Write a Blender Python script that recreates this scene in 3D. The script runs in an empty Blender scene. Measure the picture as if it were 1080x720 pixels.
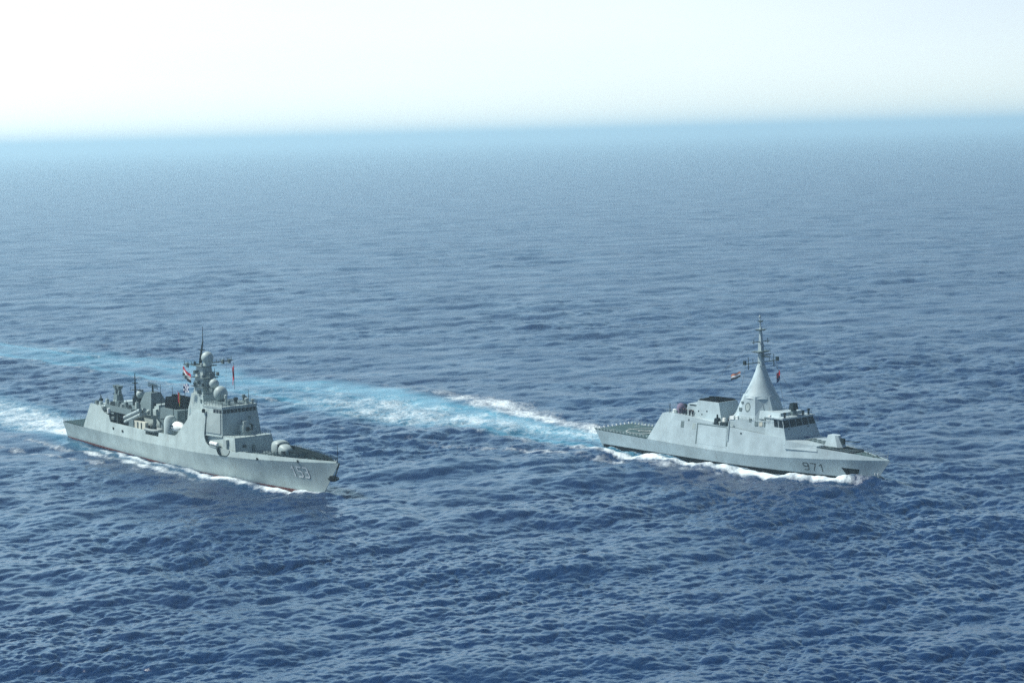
import bpy, math, random
import numpy as np
from mathutils import Vector, Matrix

# ------------------------------------------------------------------ camera, sky, sun, exposure
scene = bpy.context.scene
C = scene.collection
CAM_H = 89.51
cam_d = bpy.data.cameras.new("camera")
cam = bpy.data.objects.new("camera", cam_d); C.objects.link(cam)
cam_d.sensor_width = 36.0
cam_d.lens = 36.0 * 2100 / 1080
cam_d.clip_start = 1.0
cam_d.clip_end = 400000.0
pitch, roll = 0.102943, 0.0265
R_ = Matrix.Rotation(math.pi / 2 - pitch, 4, 'X') @ Matrix.Rotation(-roll, 4, 'Z')
cam.matrix_world = Matrix.Translation((0, 0, CAM_H)) @ R_
scene.camera = cam

SUN_ELEV = math.radians(50)
SUN_AZ = math.radians(-78)            # from +Y (away from the camera), positive towards +X
world = bpy.data.worlds.new("World"); scene.world = world
world.use_nodes = True
wn = world.node_tree
bg = wn.nodes["Background"]
sky = wn.nodes.new("ShaderNodeTexSky")
sky.sky_type = 'NISHITA'
sky.sun_disc = False
sky.sun_elevation = SUN_ELEV
sky.sun_rotation = SUN_AZ
sky.altitude = 0
sky.air_density = 0.7
sky.dust_density = 0.0
sky.ozone_density = 1.5
# cloud veil; bright band above the view and dim rear shaped for the lighting
hsv = wn.nodes.new("ShaderNodeHueSaturation"); hsv.inputs["Saturation"].default_value = 1.0
wn.links.new(sky.outputs[0], hsv.inputs["Color"])
tc = wn.nodes.new("ShaderNodeTexCoord"); sx = wn.nodes.new("ShaderNodeSeparateXYZ")
wn.links.new(tc.outputs["Generated"], sx.inputs[0])
ramp = wn.nodes.new("ShaderNodeValToRGB"); ramp.color_ramp.interpolation = 'EASE'
els = ramp.color_ramp.elements
els[0].position = 0.0; els[1].position = 0.66
while len(els) < 5: els.new(0.1 * len(els))
for e, (pos, c) in zip(els, ((0.0, (0.40, 0.42, 0.44)), (0.06, (0.49, 0.475, 0.47)), (0.14, (0.66, 0.93, 1.0)), (0.29, (0.36, 0.65, 0.81)), (0.52, (0.02, 0.035, 0.055)))):
    e.position = pos; e.color = c + (1,)
wn.links.new(sx.outputs[2], ramp.inputs[0])
dotn = wn.nodes.new("ShaderNodeVectorMath"); dotn.operation = 'DOT_PRODUCT'
wn.links.new(tc.outputs["Generated"], dotn.inputs[0]); dotn.inputs[1].default_value = (-0.72, 0.69, 0.0)
side = wn.nodes.new("ShaderNodeMapRange"); side.inputs[1].default_value = -1.0; side.inputs[2].default_value = 0.9
side.inputs[3].default_value = 0.0; side.inputs[4].default_value = 1.0
wn.links.new(dotn.outputs["Value"], side.inputs[0])
pw = wn.nodes.new("ShaderNodeMath"); pw.operation = 'POWER'; pw.inputs[1].default_value = 2.0
wn.links.new(side.outputs[0], pw.inputs[0])
# uneven streaks in the veil
cn = wn.nodes.new("ShaderNodeTexNoise"); cn.inputs["Scale"].default_value = 3.0; cn.inputs["Detail"].default_value = 5
cm = wn.nodes.new("ShaderNodeMapping"); cm.inputs["Scale"].default_value = (1, 1, 7)
wn.links.new(tc.outputs["Generated"], cm.inputs[0]); wn.links.new(cm.outputs[0], cn.inputs["Vector"])
cr = wn.nodes.new("ShaderNodeMapRange"); cr.inputs[1].default_value = 0.3; cr.inputs[2].default_value = 0.7
cr.inputs[3].default_value = 0.92; cr.inputs[4].default_value = 1.05
wn.links.new(cn.outputs["Fac"], cr.inputs[0])
am = wn.nodes.new("ShaderNodeMath"); am.operation = 'MULTIPLY'
wn.links.new(pw.outputs[0], am.inputs[0]); wn.links.new(cr.outputs[0], am.inputs[1])
veil = wn.nodes.new("ShaderNodeVectorMath"); veil.operation = 'SCALE'
wn.links.new(ramp.outputs[0], veil.inputs[0])
am2 = wn.nodes.new("ShaderNodeMath"); am2.operation = 'MULTIPLY'; am2.inputs[1].default_value = 18.4
wn.links.new(am.outputs[0], am2.inputs[0]); wn.links.new(am2.outputs[0], veil.inputs["Scale"])
mixv = wn.nodes.new("ShaderNodeMix"); mixv.data_type = 'RGBA'; mixv.inputs[0].default_value = 0.5
wn.links.new(hsv.outputs[0], mixv.inputs[6]); wn.links.new(veil.outputs[0], mixv.inputs[7])
wn.links.new(mixv.outputs[2], bg.inputs[0])
bg.inputs[1].default_value = 0.14

sd = bpy.data.lights.new("sun", 'SUN')
sun = bpy.data.objects.new("sun", sd); C.objects.link(sun)
sd.energy = 5.0
sd.angle = math.radians(9.0)
sd.color = (0.98, 1.0, 0.94)
dirv = Vector((math.sin(SUN_AZ) * math.cos(SUN_ELEV), math.cos(SUN_AZ) * math.cos(SUN_ELEV), math.sin(SUN_ELEV)))
sun.rotation_euler = dirv.to_track_quat('Z', 'Y').to_euler()
sun.location = (0, 0, 600)

vs = scene.view_settings
vs.view_transform = 'Standard'; vs.look = 'None'; vs.gamma = 1.0; vs.use_curve_mapping = False
vs.exposure = 0.3
scene.render.engine = 'CYCLES'
scene.cycles.max_bounces = 8
scene.cycles.volume_bounces = 4
scene.cycles.use_denoising = False

# poses of the two ships: stern-waterline origin and heading (measured on the water plane)
POSE = {'destroyer': ((-133.957, 617.240), math.radians(-54.225)),
        'corvette': ((30.018, 570.533), math.radians(-51.086))}

# ------------------------------------------------------------------ material helpers
def new_mat(name):
    m = bpy.data.materials.new(name); m.use_nodes = True
    nt = m.node_tree
    return m, nt, nt.nodes["Principled BSDF"]

def N(nt, typ, **kw):
    n = nt.nodes.new(typ)
    for k, v in kw.items(): setattr(n, k, v)
    return n

def mathn(nt, op, a=None, b=None, clamp=False):
    n = N(nt, "ShaderNodeMath", operation=op); n.use_clamp = clamp
    for i, v in enumerate((a, b)):
        if v is None: continue
        if isinstance(v, (int, float)): n.inputs[i].default_value = v
        else: nt.links.new(v, n.inputs[i])
    return n.outputs[0]

def noise(nt, vec, scale, detail=4, rough=0.55):
    n = N(nt, "ShaderNodeTexNoise"); n.inputs["Scale"].default_value = scale
    n.inputs["Detail"].default_value = detail; n.inputs["Roughness"].default_value = rough
    nt.links.new(vec, n.inputs["Vector"])
    return n.outputs["Fac"]

def maprange(nt, v, a, b, c=0.0, d=1.0, smooth=False):
    n = N(nt, "ShaderNodeMapRange"); n.clamp = True
    if smooth: n.interpolation_type = 'SMOOTHSTEP'
    nt.links.new(v, n.inputs[0])
    for i, x in enumerate((a, b, c, d)): n.inputs[1 + i].default_value = x
    return n.outputs[0]

def mixrgb(nt, fac, a, b):
    n = N(nt, "ShaderNodeMix", data_type='RGBA')
    if isinstance(fac, (int, float)): n.inputs[0].default_value = fac
    else: nt.links.new(fac, n.inputs[0])
    for i, v in ((6, a), (7, b)):
        if isinstance(v, tuple): n.inputs[i].default_value = v if len(v) == 4 else v + (1,)
        else: nt.links.new(v, n.inputs[i])
    return n.outputs[2]

# ------------------------------------------------------------------ the sea
rng = np.random.default_rng(7)
G_ = 9.81

def hull_half(kind, x):
    """half breadth of the hull at the waterline, x metres ahead of the transom"""
    if kind == 'destroyer':
        L, B, t, p, st = 145.3, 7.9, 0.50, 1.75, 6.4
    else:
        L, B, t, p, st = 96.4, 7.3, 0.50, 1.7, 6.5
    s = np.clip(x / L, 0, 1)
    fwd = B * (1 - np.clip((s - t) / (1 - t), 0, 1) ** p)
    aft = st + (B - st) * np.clip(s / 0.35, 0, 1) ** 0.8
    return np.minimum(fwd, aft)

class Tile:
    """one patch of a random wind sea (directional spectrum) with smoothed versions for far water"""
    SIG = [0.0, 0.4, 0.8, 1.6, 3.2, 6.4, 12.8, 25.0]
    def __init__(s, L, n, wdir, hs, lam_p, lam_max, spread, seed, lam_min=1.0, pw=4.0):
        r = np.random.default_rng(seed)
        s.L, s.n = L, n
        k1 = np.fft.fftfreq(n, L / n) * 2 * np.pi
        kx, ky = np.meshgrid(k1, k1, indexing='ij')
        k = np.hypot(kx, ky); k[0, 0] = 1e-6
        th = np.arctan2(ky, kx) - wdir
        kp = 2 * np.pi / lam_p
        S = k ** -pw * np.exp(-1.25 * (kp / k) ** 2)
        S *= np.exp(-(k * lam_min / (2 * np.pi)) ** 4)
        S[k < 2 * np.pi / lam_max] = 0
        sp = np.where(k < 2.5 * kp, spread, spread * 0.45)
        D = np.abs(np.cos(th / 2)) ** (2 * sp) + 0.05
        S *= D; S[0, 0] = 0
        a = (r.normal(size=(n, n)) + 1j * r.normal(size=(n, n))) * np.sqrt(S)
        h = np.fft.ifft2(a)
        amp = hs / 4 / np.real(h).std()
        a *= amp
        s.ch = []
        s.mss = []
        tot = None
        for sg in s.SIG:
            f = a * np.exp(-(k * sg) ** 2 / 2)
            hh = np.real(np.fft.ifft2(f))
            dx = np.real(np.fft.ifft2(-1j * kx / k * f)); dy = np.real(np.fft.ifft2(-1j * ky / k * f))
            sx = np.real(np.fft.ifft2(1j * kx * f)); sy = np.real(np.fft.ifft2(1j * ky * f))
            m = (sx ** 2).mean() + (sy ** 2).mean()
            tot = m if tot is None else tot
            s.mss.append(tot - m)
            s.ch.append(np.stack([hh, dx, dy], -1).astype(np.float32))
        s.tot = tot
    def sample(s, x, y, sig, ang):
        c, sn = math.cos(ang), math.sin(ang)
        u = (x * c + y * sn) * (s.n / s.L); v = (-x * sn + y * c) * (s.n / s.L)
        i0 = np.floor(u).astype(np.int64); j0 = np.floor(v).astype(np.int64)
        fu = (u - i0)[..., None].astype(np.float32); fv = (v - j0)[..., None].astype(np.float32)
        out = np.zeros(x.shape + (3,), np.float32); miss = np.zeros(x.shape, np.float32)
        lv = np.interp(sig, s.SIG, np.arange(len(s.SIG)))
        n = s.n
        for lev in range(len(s.SIG)):
            w = np.clip(1 - np.abs(lv - lev), 0, 1)
            msk = w > 0
            if not msk.any(): continue
            A = s.ch[lev]
            ii, jj, a, b = i0[msk], j0[msk], fu[msk], fv[msk]
            q = (A[ii % n, jj % n] * (1 - a) * (1 - b) + A[(ii + 1) % n, jj % n] * a * (1 - b)
                 + A[ii % n, (jj + 1) % n] * (1 - a) * b + A[(ii + 1) % n, (jj + 1) % n] * a * b)
            out[msk] += q * w[msk][:, None]
            miss[msk] += (w[msk] * s.mss[lev])
        dx = out[..., 1] * c - out[..., 2] * sn; dy = out[..., 1] * sn + out[..., 2] * c
        return out[..., 0], dx, dy, miss

def ship_xy(kind, x, y):
    (ox, oy), a = POSE[kind]
    c, sn = math.cos(a), math.sin(a)
    return (x - ox) * c + (y - oy) * sn, -(x - ox) * sn + (y - oy) * c

def poly_dist(px, py, pts):
    """distance to a polyline, signed side (+ left of travel) and the length along it"""
    best = np.full(px.shape, 1e9); side = np.zeros(px.shape); along = np.zeros(px.shape)
    acc = 0.0
    for (ax, ay), (bx, by) in zip(pts[:-1], pts[1:]):
        ux, uy = bx - ax, by - ay; L = math.hypot(ux, uy); ux /= L; uy /= L
        t = np.clip((px - ax) * ux + (py - ay) * uy, 0, L)
        dx, dy = px - (ax + ux * t), py - (ay + uy * t)
        d = np.hypot(dx, dy); m = d < best
        best[m] = d[m]; side[m] = (ux * dy - uy * dx)[m]; along[m] = (acc + t)[m]
        acc += L
    return best, np.sign(side), along

WIND = math.radians(-58)
tiles = [(Tile(523.0, 1024, WIND, 1.6, 50, 170, 9.0, 11), 0.0),
         (Tile(347.0, 1024, WIND - math.radians(21), 0.44, 9, 50, 3.0, 12, 0.9, 3.6), math.radians(21)),
         (Tile(97.0, 512, WIND + math.radians(37), 0.15, 2.3, 9, 1.6, 13, 0.55, 3.6), math.radians(-37))]

def smooth01(x): 
    x = np.clip(x, 0, 1); return x * x * (3 - 2 * x)

def build_sea():
    K = CAM_H * 2100.0
    d1 = np.arange(860, 22, -0.55)
    d2 = 22 * 0.93 ** np.arange(0, 46)
    r = np.concatenate([[15, 30], np.linspace(45, K / 861, 190), K / d1, K / d2])
    a_in = np.arange(-21.5, 21.5, 0.0265)
    a_out = 21.5 + np.cumsum(0.03 * 1.07 ** np.arange(0, 100)); a_out = a_out[a_out < 178]
    a = np.radians(np.concatenate([-a_out[::-1], a_in, a_out]))
    Rr, Aa = np.meshgrid(r, a, indexing='ij')
    X = Rr * np.sin(Aa); Y = Rr * np.cos(Aa)
    dr = np.gradient(r)[:, None] * np.ones_like(Aa)
    da = np.gradient(a)[None, :] * Rr
    sig = np.maximum(dr * 0.22, da * 0.5)
    H = np.zeros_like(X); DX = np.zeros_like(X); DY = np.zeros_like(X); MS = np.zeros_like(X)
    # gusts: smooth glossy lanes between patches of short chop
    pt = (np.sin(X / 37 + 1.9 * np.sin(Y / 61 + .4) + .8) * np.sin(Y / 47 + 1.6 * np.sin(X / 71)) + .5 * np.sin(X / 17 + Y / 29) * np.sin(Y / 21 - X / 33 + 1.2))
    chop = np.clip(.86 + .55 * pt, .35, 1.45)
    for ti, (t, ang) in enumerate(tiles):
        h, dx, dy, ms = t.sample(X, Y, sig, ang)
        if ti: h, dx, dy = h * chop, dx * chop, dy * chop
        H += h; DX += dx; DY += dy; MS += ms
    # slow groups of higher and lower waves
    grp = 1 + 0.32 * np.sin(X / 61 + 1.3 + 0.8 * np.sin(Y / 97)) * np.sin(Y / 73 + 0.4 + 0.9 * np.sin(X / 83))
    H *= grp
    foam = np.zeros_like(X); aer = np.zeros_like(X); calm = np.zeros_like(X)
    # ---- wake of the corvette, bending far back to the left
    core = [(33, 567), (27, 581), (19, 592), (8, 610), (-4, 629), (-16, 648), (-33, 671), (-54, 699), (-77, 727), (-102, 755),
            (-128, 785), (-157, 817), (-188, 851), (-220, 886), (-268, 932), (-358, 1014), (-520, 1140)]
    wx = X + 4.5 * np.sin(Y / 23 + 1.1 * np.sin(X / 31)) + 2.0 * np.sin(X / 7.3 + Y / 9.1)
    wy = Y + 5.0 * np.sin(X / 19 + 1.4 * np.sin(Y / 27)) + 2.2 * np.sin(Y / 6.7 - X / 8.3)
    far_ = smooth01((np.hypot(X - 30, Y - 570) - 15) / 60)
    d, sd_, al = poly_dist(X + (wx - X) * far_, Y + (wy - Y) * far_, core)
    fade = np.interp(al, [0, 40, 120, 200, 300, 450, 700], [1, 1, .95, .7, .5, .34, .15])
    w = np.interp(al, [0, 30, 120, 300, 700], [5.5, 7.0, 10, 15, 26])
    aer = np.maximum(aer, fade * np.exp(-(d / w) ** 4) * np.interp(al, [0, 12, 30], [.6, 1, 1]))
    foam = np.maximum(foam, np.interp(al, [0, 14, 40, 90, 160, 300, 600], [.88, .72, .56, .5, .42, .34, .2]) * np.exp(-(d / (w * .95)) ** 2))
    calm = np.maximum(calm, 0.75 * np.exp(-(d / (w * 1.1)) ** 4))
    # its two white shoulders: sd_ +: left of travel (nearer the camera), -: the far side
    off_f = np.interp(al, [0, 30, 60, 100, 160], [5, 8, 12, 14, 15])
    foam = np.maximum(foam, np.interp(al, [0, 12, 40, 100, 150, 230], [.5, .72, .8, .74, .45, .0]) * np.exp(-((d * np.where(sd_ < 0, 1, -1) - off_f) / np.interp(al, [0, 40, 100], [4.2, 7, 9])) ** 2))
    off_n = np.interp(al, [0, 30, 70, 110, 170, 260], [4, 6, 16, 23, 25, 27])
    wid = np.interp(al, [0, 30, 70, 120, 200], [3.5, 6, 12, 15, 14])
    foam = np.maximum(foam, np.interp(al, [0, 20, 50, 100, 150, 220, 330], [.45, .46, .58, .62, .48, .28, .0]) * np.exp(-((d * np.where(sd_ > 0, 1, -1) - off_n * .62) / (wid * 1.15)) ** 4))
    aer = np.maximum(aer, np.interp(al, [0, 20, 60, 130, 220, 330], [.5, .7, .72, .55, .3, 0]) * np.exp(-((d * np.where(sd_ > 0, 1, -1) - off_n * .62) / (wid * 1.2)) ** 4))
    # ---- wake of the destroyer
    wk = [(-133, 616), (-141, 628), (-153, 644), (-171, 669), (-192, 697), (-230, 747), (-330, 880)]
    d, sd_, al = poly_dist(X, Y, wk)
    w = np.interp(al, [0, 30, 120, 300], [8, 12, 20, 26])
    foam = np.maximum(foam, np.interp(al, [0, 20, 60, 130, 260], [.9, .85, .72, .5, .1]) * np.exp(-(d / w) ** 4))
    aer = np.maximum(aer, np.interp(al, [0, 60, 160, 330], [.9, .7, .4, .1]) * np.exp(-(d / w) ** 4))
    calm = np.maximum(calm, 0.6 * np.exp(-(d / w) ** 4))
    brk = (np.sin(X * .19 + 1.7 * np.sin(Y * .071)) * np.sin(Y * .16 + 1.9 * np.sin(X * .063)) + .6 * np.sin(X * .41 + Y * .23) * np.sin(Y * .37 - X * .17))
    aer *= np.clip(.86 + .22 * brk, 0, 1)
    foam *= np.clip(.94 + .16 * brk, 0, 1.15)
    H *= (1 - 0.6 * calm); DX *= (1 - 0.6 * calm); DY *= (1 - 0.6 * calm)
    # ---- water thrown aside along the two hulls
    xs, ys = ship_xy('destroyer', X, Y)
    dd = np.abs(ys) - hull_half('destroyer', xs)
    wob = 0.5 + 0.5 * np.sin(xs * .21 + 1.1 * np.sin(xs * .083)) * np.sin(xs * .37 + ys * .4)
    near = np.interp(xs, [-2, 10, 36, 44, 60, 70, 84, 94, 100, 108, 116, 120, 126, 132, 140, 145, 147], [.2, .3, .5, .75, .8, .7, .55, .8, 1, 1, .7, .45, .9, 1, .95, .8, 0])
    nd = np.interp(xs, [0, 40, 70, 92, 104, 118, 128, 140, 146], [2.5, 2.4, 2.2, 1.6, 2.6, 2.4, 1.9, 1.3, .5])
    nw = np.interp(xs, [0, 40, 70, 92, 104, 118, 128, 146], [1.6, 1.6, 1.5, 1.6, 2.7, 2.6, 2.3, 1.5])
    foam = np.maximum(foam, np.where(xs < 148, near * np.exp(-((dd - nd) / nw) ** 2), 0))
    out = np.interp(xs, [-10, 0, 30, 60, 90, 110], [13, 11, 7.5, 6.0, 5.5, 5])
    foam = np.maximum(foam, np.where(xs < 112, (.42 + .4 * wob) * np.interp(xs, [-40, 0, 40, 80, 105, 112], [.4, .8, 1, 1, .8, 0]) * np.exp(-((dd - out) / 2.8) ** 2), 0))
    out = np.interp(xs, [-60, 0, 30, 60, 90, 110], [40, 24, 17, 12, 8, 5])
    foam = np.maximum(foam, np.where(xs < 100, (.36 + .3 * wob) * np.interp(xs, [-60, 0, 60, 100], [.5, .9, .9, .2]) * np.exp(-((dd - out) / 3.5) ** 2), 0))
    H += np.where(xs < 150, (0.35 + .5 * wob) * np.interp(xs, [0, 50, 90, 104, 118, 128, 138, 146, 150], [.2, .5, .6, 1.2, .9, 1.3, 1.6, .9, 0]) * np.exp(-((dd - nd) / (nw * .9)) ** 2), 0)
    aer = np.maximum(aer, np.where(xs < 130, .4 * np.interp(xs, [-5, 40, 130], [.9, .6, .1]) * np.exp(-((dd - 3) / 3.5) ** 2), 0))
    xs, ys = ship_xy('corvette', X, Y)
    dd = np.abs(ys) - hull_half('corvette', xs)
    wob = 0.5 + 0.5 * np.sin(xs * .33 + 1.3 * np.sin(xs * .13)) * np.sin(xs * .51 + ys * .5)
    rdg = np.interp(xs, [-10, 8, 30, 60, 84, 90, 95, 99], [6.6, 5.6, 4.9, 4.1, 3.4, 2.9, 2.2, 0.6])
    band = np.interp(xs, [-14, 2, 14, 30, 60, 80, 88, 93, 97, 100.5], [.45, .7, .92, .95, 1.0, 1.0, .95, .62, .45, 0])
    wd = np.interp(xs, [-10, 20, 60, 85, 92, 98], [3.4, 3.2, 2.9, 2.6, 2.3, 1.3])
    foam = np.maximum(foam, np.where(xs < 101, band * (.82 + .25 * wob) * np.exp(-(np.abs(dd - rdg) / wd) ** 3), 0))
    foam = np.maximum(foam, np.where((xs < 97) & (xs > 2), .72 * np.exp(-((dd - .25) / .5) ** 2), 0))
    out = np.interp(xs, [-40, -10, 0, 30, 60, 90], [30, 17, 15, 11.5, 9, 6])
    foam = np.maximum(foam, np.where(xs < 75, (.4 + .35 * wob) * np.interp(xs, [-50, 0, 30, 55, 75], [.5, 1, .9, .6, 0]) * np.exp(-((dd - out) / 4) ** 2), 0))
    aer = np.maximum(aer, np.where((xs < 92), .6 * np.interp(xs, [-5, 10, 50, 92], [1, 1, .6, .2]) * np.exp(-((dd - 2.5) / 3) ** 2), 0))
    curl = np.interp(xs, [84, 89, 93, 97, 101, 104], [0, .75, 1.0, .9, .45, 0])
    H += np.where(xs < 100, np.interp(xs, [-10, 5, 40, 75, 86, 94, 99], [0, .5, .9, 1.2, 1.3, .9, 0]) * (.55 + .6 * wob) * np.exp(-((dd - rdg) / (wd * .8)) ** 2), 0)
    H += 1.9 * curl * np.exp(-((np.maximum(dd, -.8) - .9) / 1.9) ** 2)
    # a few small breaking crests far and near
    crest = smooth01((H - 1.15) / 0.6) * (sig < 3)
    pick = np.sin(X * .043 + 2.1 * np.sin(Y * .017)) * np.sin(Y * .031 + 1.7 * np.sin(X * .023))
    foam = np.maximum(foam, 0.46 * crest * smooth01((pick - 0.35) / 0.4))
    X2 = X + DX * 1.0; Y2 = Y + DY * 1.0
    n0, n1 = X.shape
    co = np.stack([X2, Y2, H], -1).reshape(-1, 3).astype(np.float32)
    idx = np.arange(n0 * n1).reshape(n0, n1)
    q = np.stack([idx[:-1, :-1], idx[:-1, 1:], idx[1:, 1:], idx[1:, :-1]], -1).reshape(-1, 4)
    q = np.concatenate([q, np.stack([idx[:-1, -1], idx[:-1, 0], idx[1:, 0], idx[1:, -1]], -1)])
    q = np.ascontiguousarray(q)
    me = bpy.data.meshes.new("sea")
    nf = len(q)
    me.vertices.add(len(co)); me.vertices.foreach_set("co", co.ravel())
    me.loops.add(nf * 4); me.loops.foreach_set("vertex_index", q.ravel().astype(np.int32))
    me.polygons.add(nf); me.polygons.foreach_set("loop_start", (np.arange(nf) * 4).astype(np.int32))
    me.polygons.foreach_set("use_smooth", np.ones(nf, bool))
    me.update(calc_edges=True)
    ro = np.clip(np.sqrt(np.sqrt(np.maximum(MS * 0.15 + 0.0005, 0))), 0.05, 0.62)
    for nm, arr in (("foam", foam), ("aerated", aer), ("ripple", ro)):
        at = me.attributes.new(nm, 'FLOAT', 'POINT')
        at.data.foreach_set("value", arr.ravel().astype(np.float32))
    print("sea", n0, n1, "slope var", [t.tot for t, _ in tiles])
    return me

def sea_material():
    m, nt, P = new_mat("sea_water")
    geo = N(nt, "ShaderNodeNewGeometry").outputs["Position"]
    def attr(n):
        a = N(nt, "ShaderNodeAttribute"); a.attribute_name = n; return a.outputs["Fac"]
    foam, aer, rip = attr("foam"), attr("aerated"), attr("ripple")
    mp = N(nt, "ShaderNodeMapping"); nt.links.new(geo, mp.inputs[0])
    mp.inputs["Rotation"].default_value = (0, 0, math.radians(58 - 90)); mp.inputs["Scale"].default_value = (1.0, 0.55, 1.0)
    n_big = noise(nt, mp.outputs[0], 0.16, 6, 0.62)
    n_fine = noise(nt, mp.outputs[0], 0.9, 5, 0.65)
    nn = mathn(nt, 'ADD', mathn(nt, 'MULTIPLY', n_big, 0.62), mathn(nt, 'MULTIPLY', n_fine, 0.38))
    n_lace = noise(nt, mp.outputs[0], 0.33, 3, 0.5)
    lace = mathn(nt, 'SUBTRACT', 0.5, mathn(nt, 'MULTIPLY', mathn(nt, 'ABSOLUTE', mathn(nt, 'SUBTRACT', n_lace, 0.5)), 4.0))
    nn = mathn(nt, 'ADD', nn, mathn(nt, 'MULTIPLY', lace, 0.16))
    raw = mathn(nt, 'ADD', mathn(nt, 'MULTIPLY', foam, 0.66), nn)
    ff = maprange(nt, raw, 0.76, 1.12)
    ff = mathn(nt, 'POWER', ff, 1.25)
    on = maprange(nt, foam, 0.02, 0.12)
    ff = mathn(nt, 'MULTIPLY', ff, on, clamp=True)
    gust = noise(nt, geo, 0.012, 3, 0.5)
    deep = mixrgb(nt, maprange(nt, gust, 0.3, 0.7), (0.002, 0.018, 0.066), (0.0025, 0.023, 0.076))
    turq = mixrgb(nt, mathn(nt, 'MULTIPLY', aer, maprange(nt, n_big, 0.25, 0.7, 0.45, 1.0), clamp=True), deep, (0.08, 0.33, 0.45))
    col = mixrgb(nt, ff, turq, (0.62, 0.68, 0.70))
    nt.links.new(col, P.inputs["Base Color"])
    ms_ = N(nt, "ShaderNodeMapping"); nt.links.new(geo, ms_.inputs[0])
    ms_.inputs["Rotation"].default_value = (0, 0, math.radians(58 - 90)); ms_.inputs["Scale"].default_value = (0.45, 1.0, 1.0)
    lanes = noise(nt, ms_.outputs[0], 0.045, 6, 0.7)
    rip = mathn(nt, 'MULTIPLY', rip, maprange(nt, lanes, 0.32, 0.68, 0.8, 1.22))
    rr = mathn(nt, 'ADD', rip, mathn(nt, 'MULTIPLY', ff, 0.5), clamp=True)
    nt.links.new(rr, P.inputs["Roughness"])
    P.inputs["IOR"].default_value = 1.333
    nt.links.new(maprange(nt, ff, 0, 1, 0.5, 0.15), P.inputs["Specular IOR Level"])
    # wind ripples
    mr = N(nt, "ShaderNodeMapping"); nt.links.new(geo, mr.inputs[0])
    mr.inputs["Rotation"].default_value = (0, 0, math.radians(58 - 90)); mr.inputs["Scale"].default_value = (0.55, 1.0, 1.0)
    rp = noise(nt, mr.outputs[0], 1.3, 5, 0.65)
    b = N(nt, "ShaderNodeBump"); b.inputs["Distance"].default_value = 0.3; b.inputs["Strength"].default_value = 0.22
    nt.links.new(rp, b.inputs["Height"])
    bs = mathn(nt, 'MULTIPLY', maprange(nt, rip, 0.16, 0.30, 0.24, 0.02), maprange(nt, gust, 0.35, 0.65, 0.55, 1.35))
    nt.links.new(bs, b.inputs["Strength"])
    b2 = N(nt, "ShaderNodeBump"); b2.inputs["Distance"].default_value = 0.5; b2.inputs["Strength"].default_value = 0.7
    nt.links.new(ff, b2.inputs["Height"]); nt.links.new(b.outputs[0], b2.inputs["Normal"])
    nt.links.new(b2.outputs[0], P.inputs["Normal"])
    return m

sea = bpy.data.objects.new("sea", build_sea()); C.objects.link(sea)
sea.data.materials.append(sea_material())
sea["kind"] = "structure"

# ------------------------------------------------------------------ the hazy air over the water
def build_haze():
    R = 170000.0
    z0, z1 = -6.0, 150.0
    v = [(x, y, z) for z in (z0, z1) for x, y in ((-R, -R), (R, -R), (R, R), (-R, R))]
    f = [(0, 3, 2, 1), (4, 5, 6, 7), (0, 1, 5, 4), (1, 2, 6, 5), (2, 3, 7, 6), (3, 0, 4, 7)]
    me = bpy.data.meshes.new("haze"); me.from_pydata(v, [], f)
    o = bpy.data.objects.new("haze", me); C.objects.link(o); o["kind"] = "stuff"
    m = bpy.data.materials.new("haze_air"); m.use_nodes = True; nt = m.node_tree; nt.nodes.clear()
    out = nt.nodes.new("ShaderNodeOutputMaterial"); p = nt.nodes.new("ShaderNodeVolumePrincipled")
    p.inputs["Color"].default_value = (0.67, 0.91, 1.0, 1)
    p.inputs["Density"].default_value = HAZE_DENSITY
    p.inputs["Anisotropy"].default_value = 0.28
    nt.links.new(p.outputs[0], out.inputs["Volume"])
    me.materials.append(m)
HAZE_DENSITY = 1 / 7200.0
build_haze()

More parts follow.
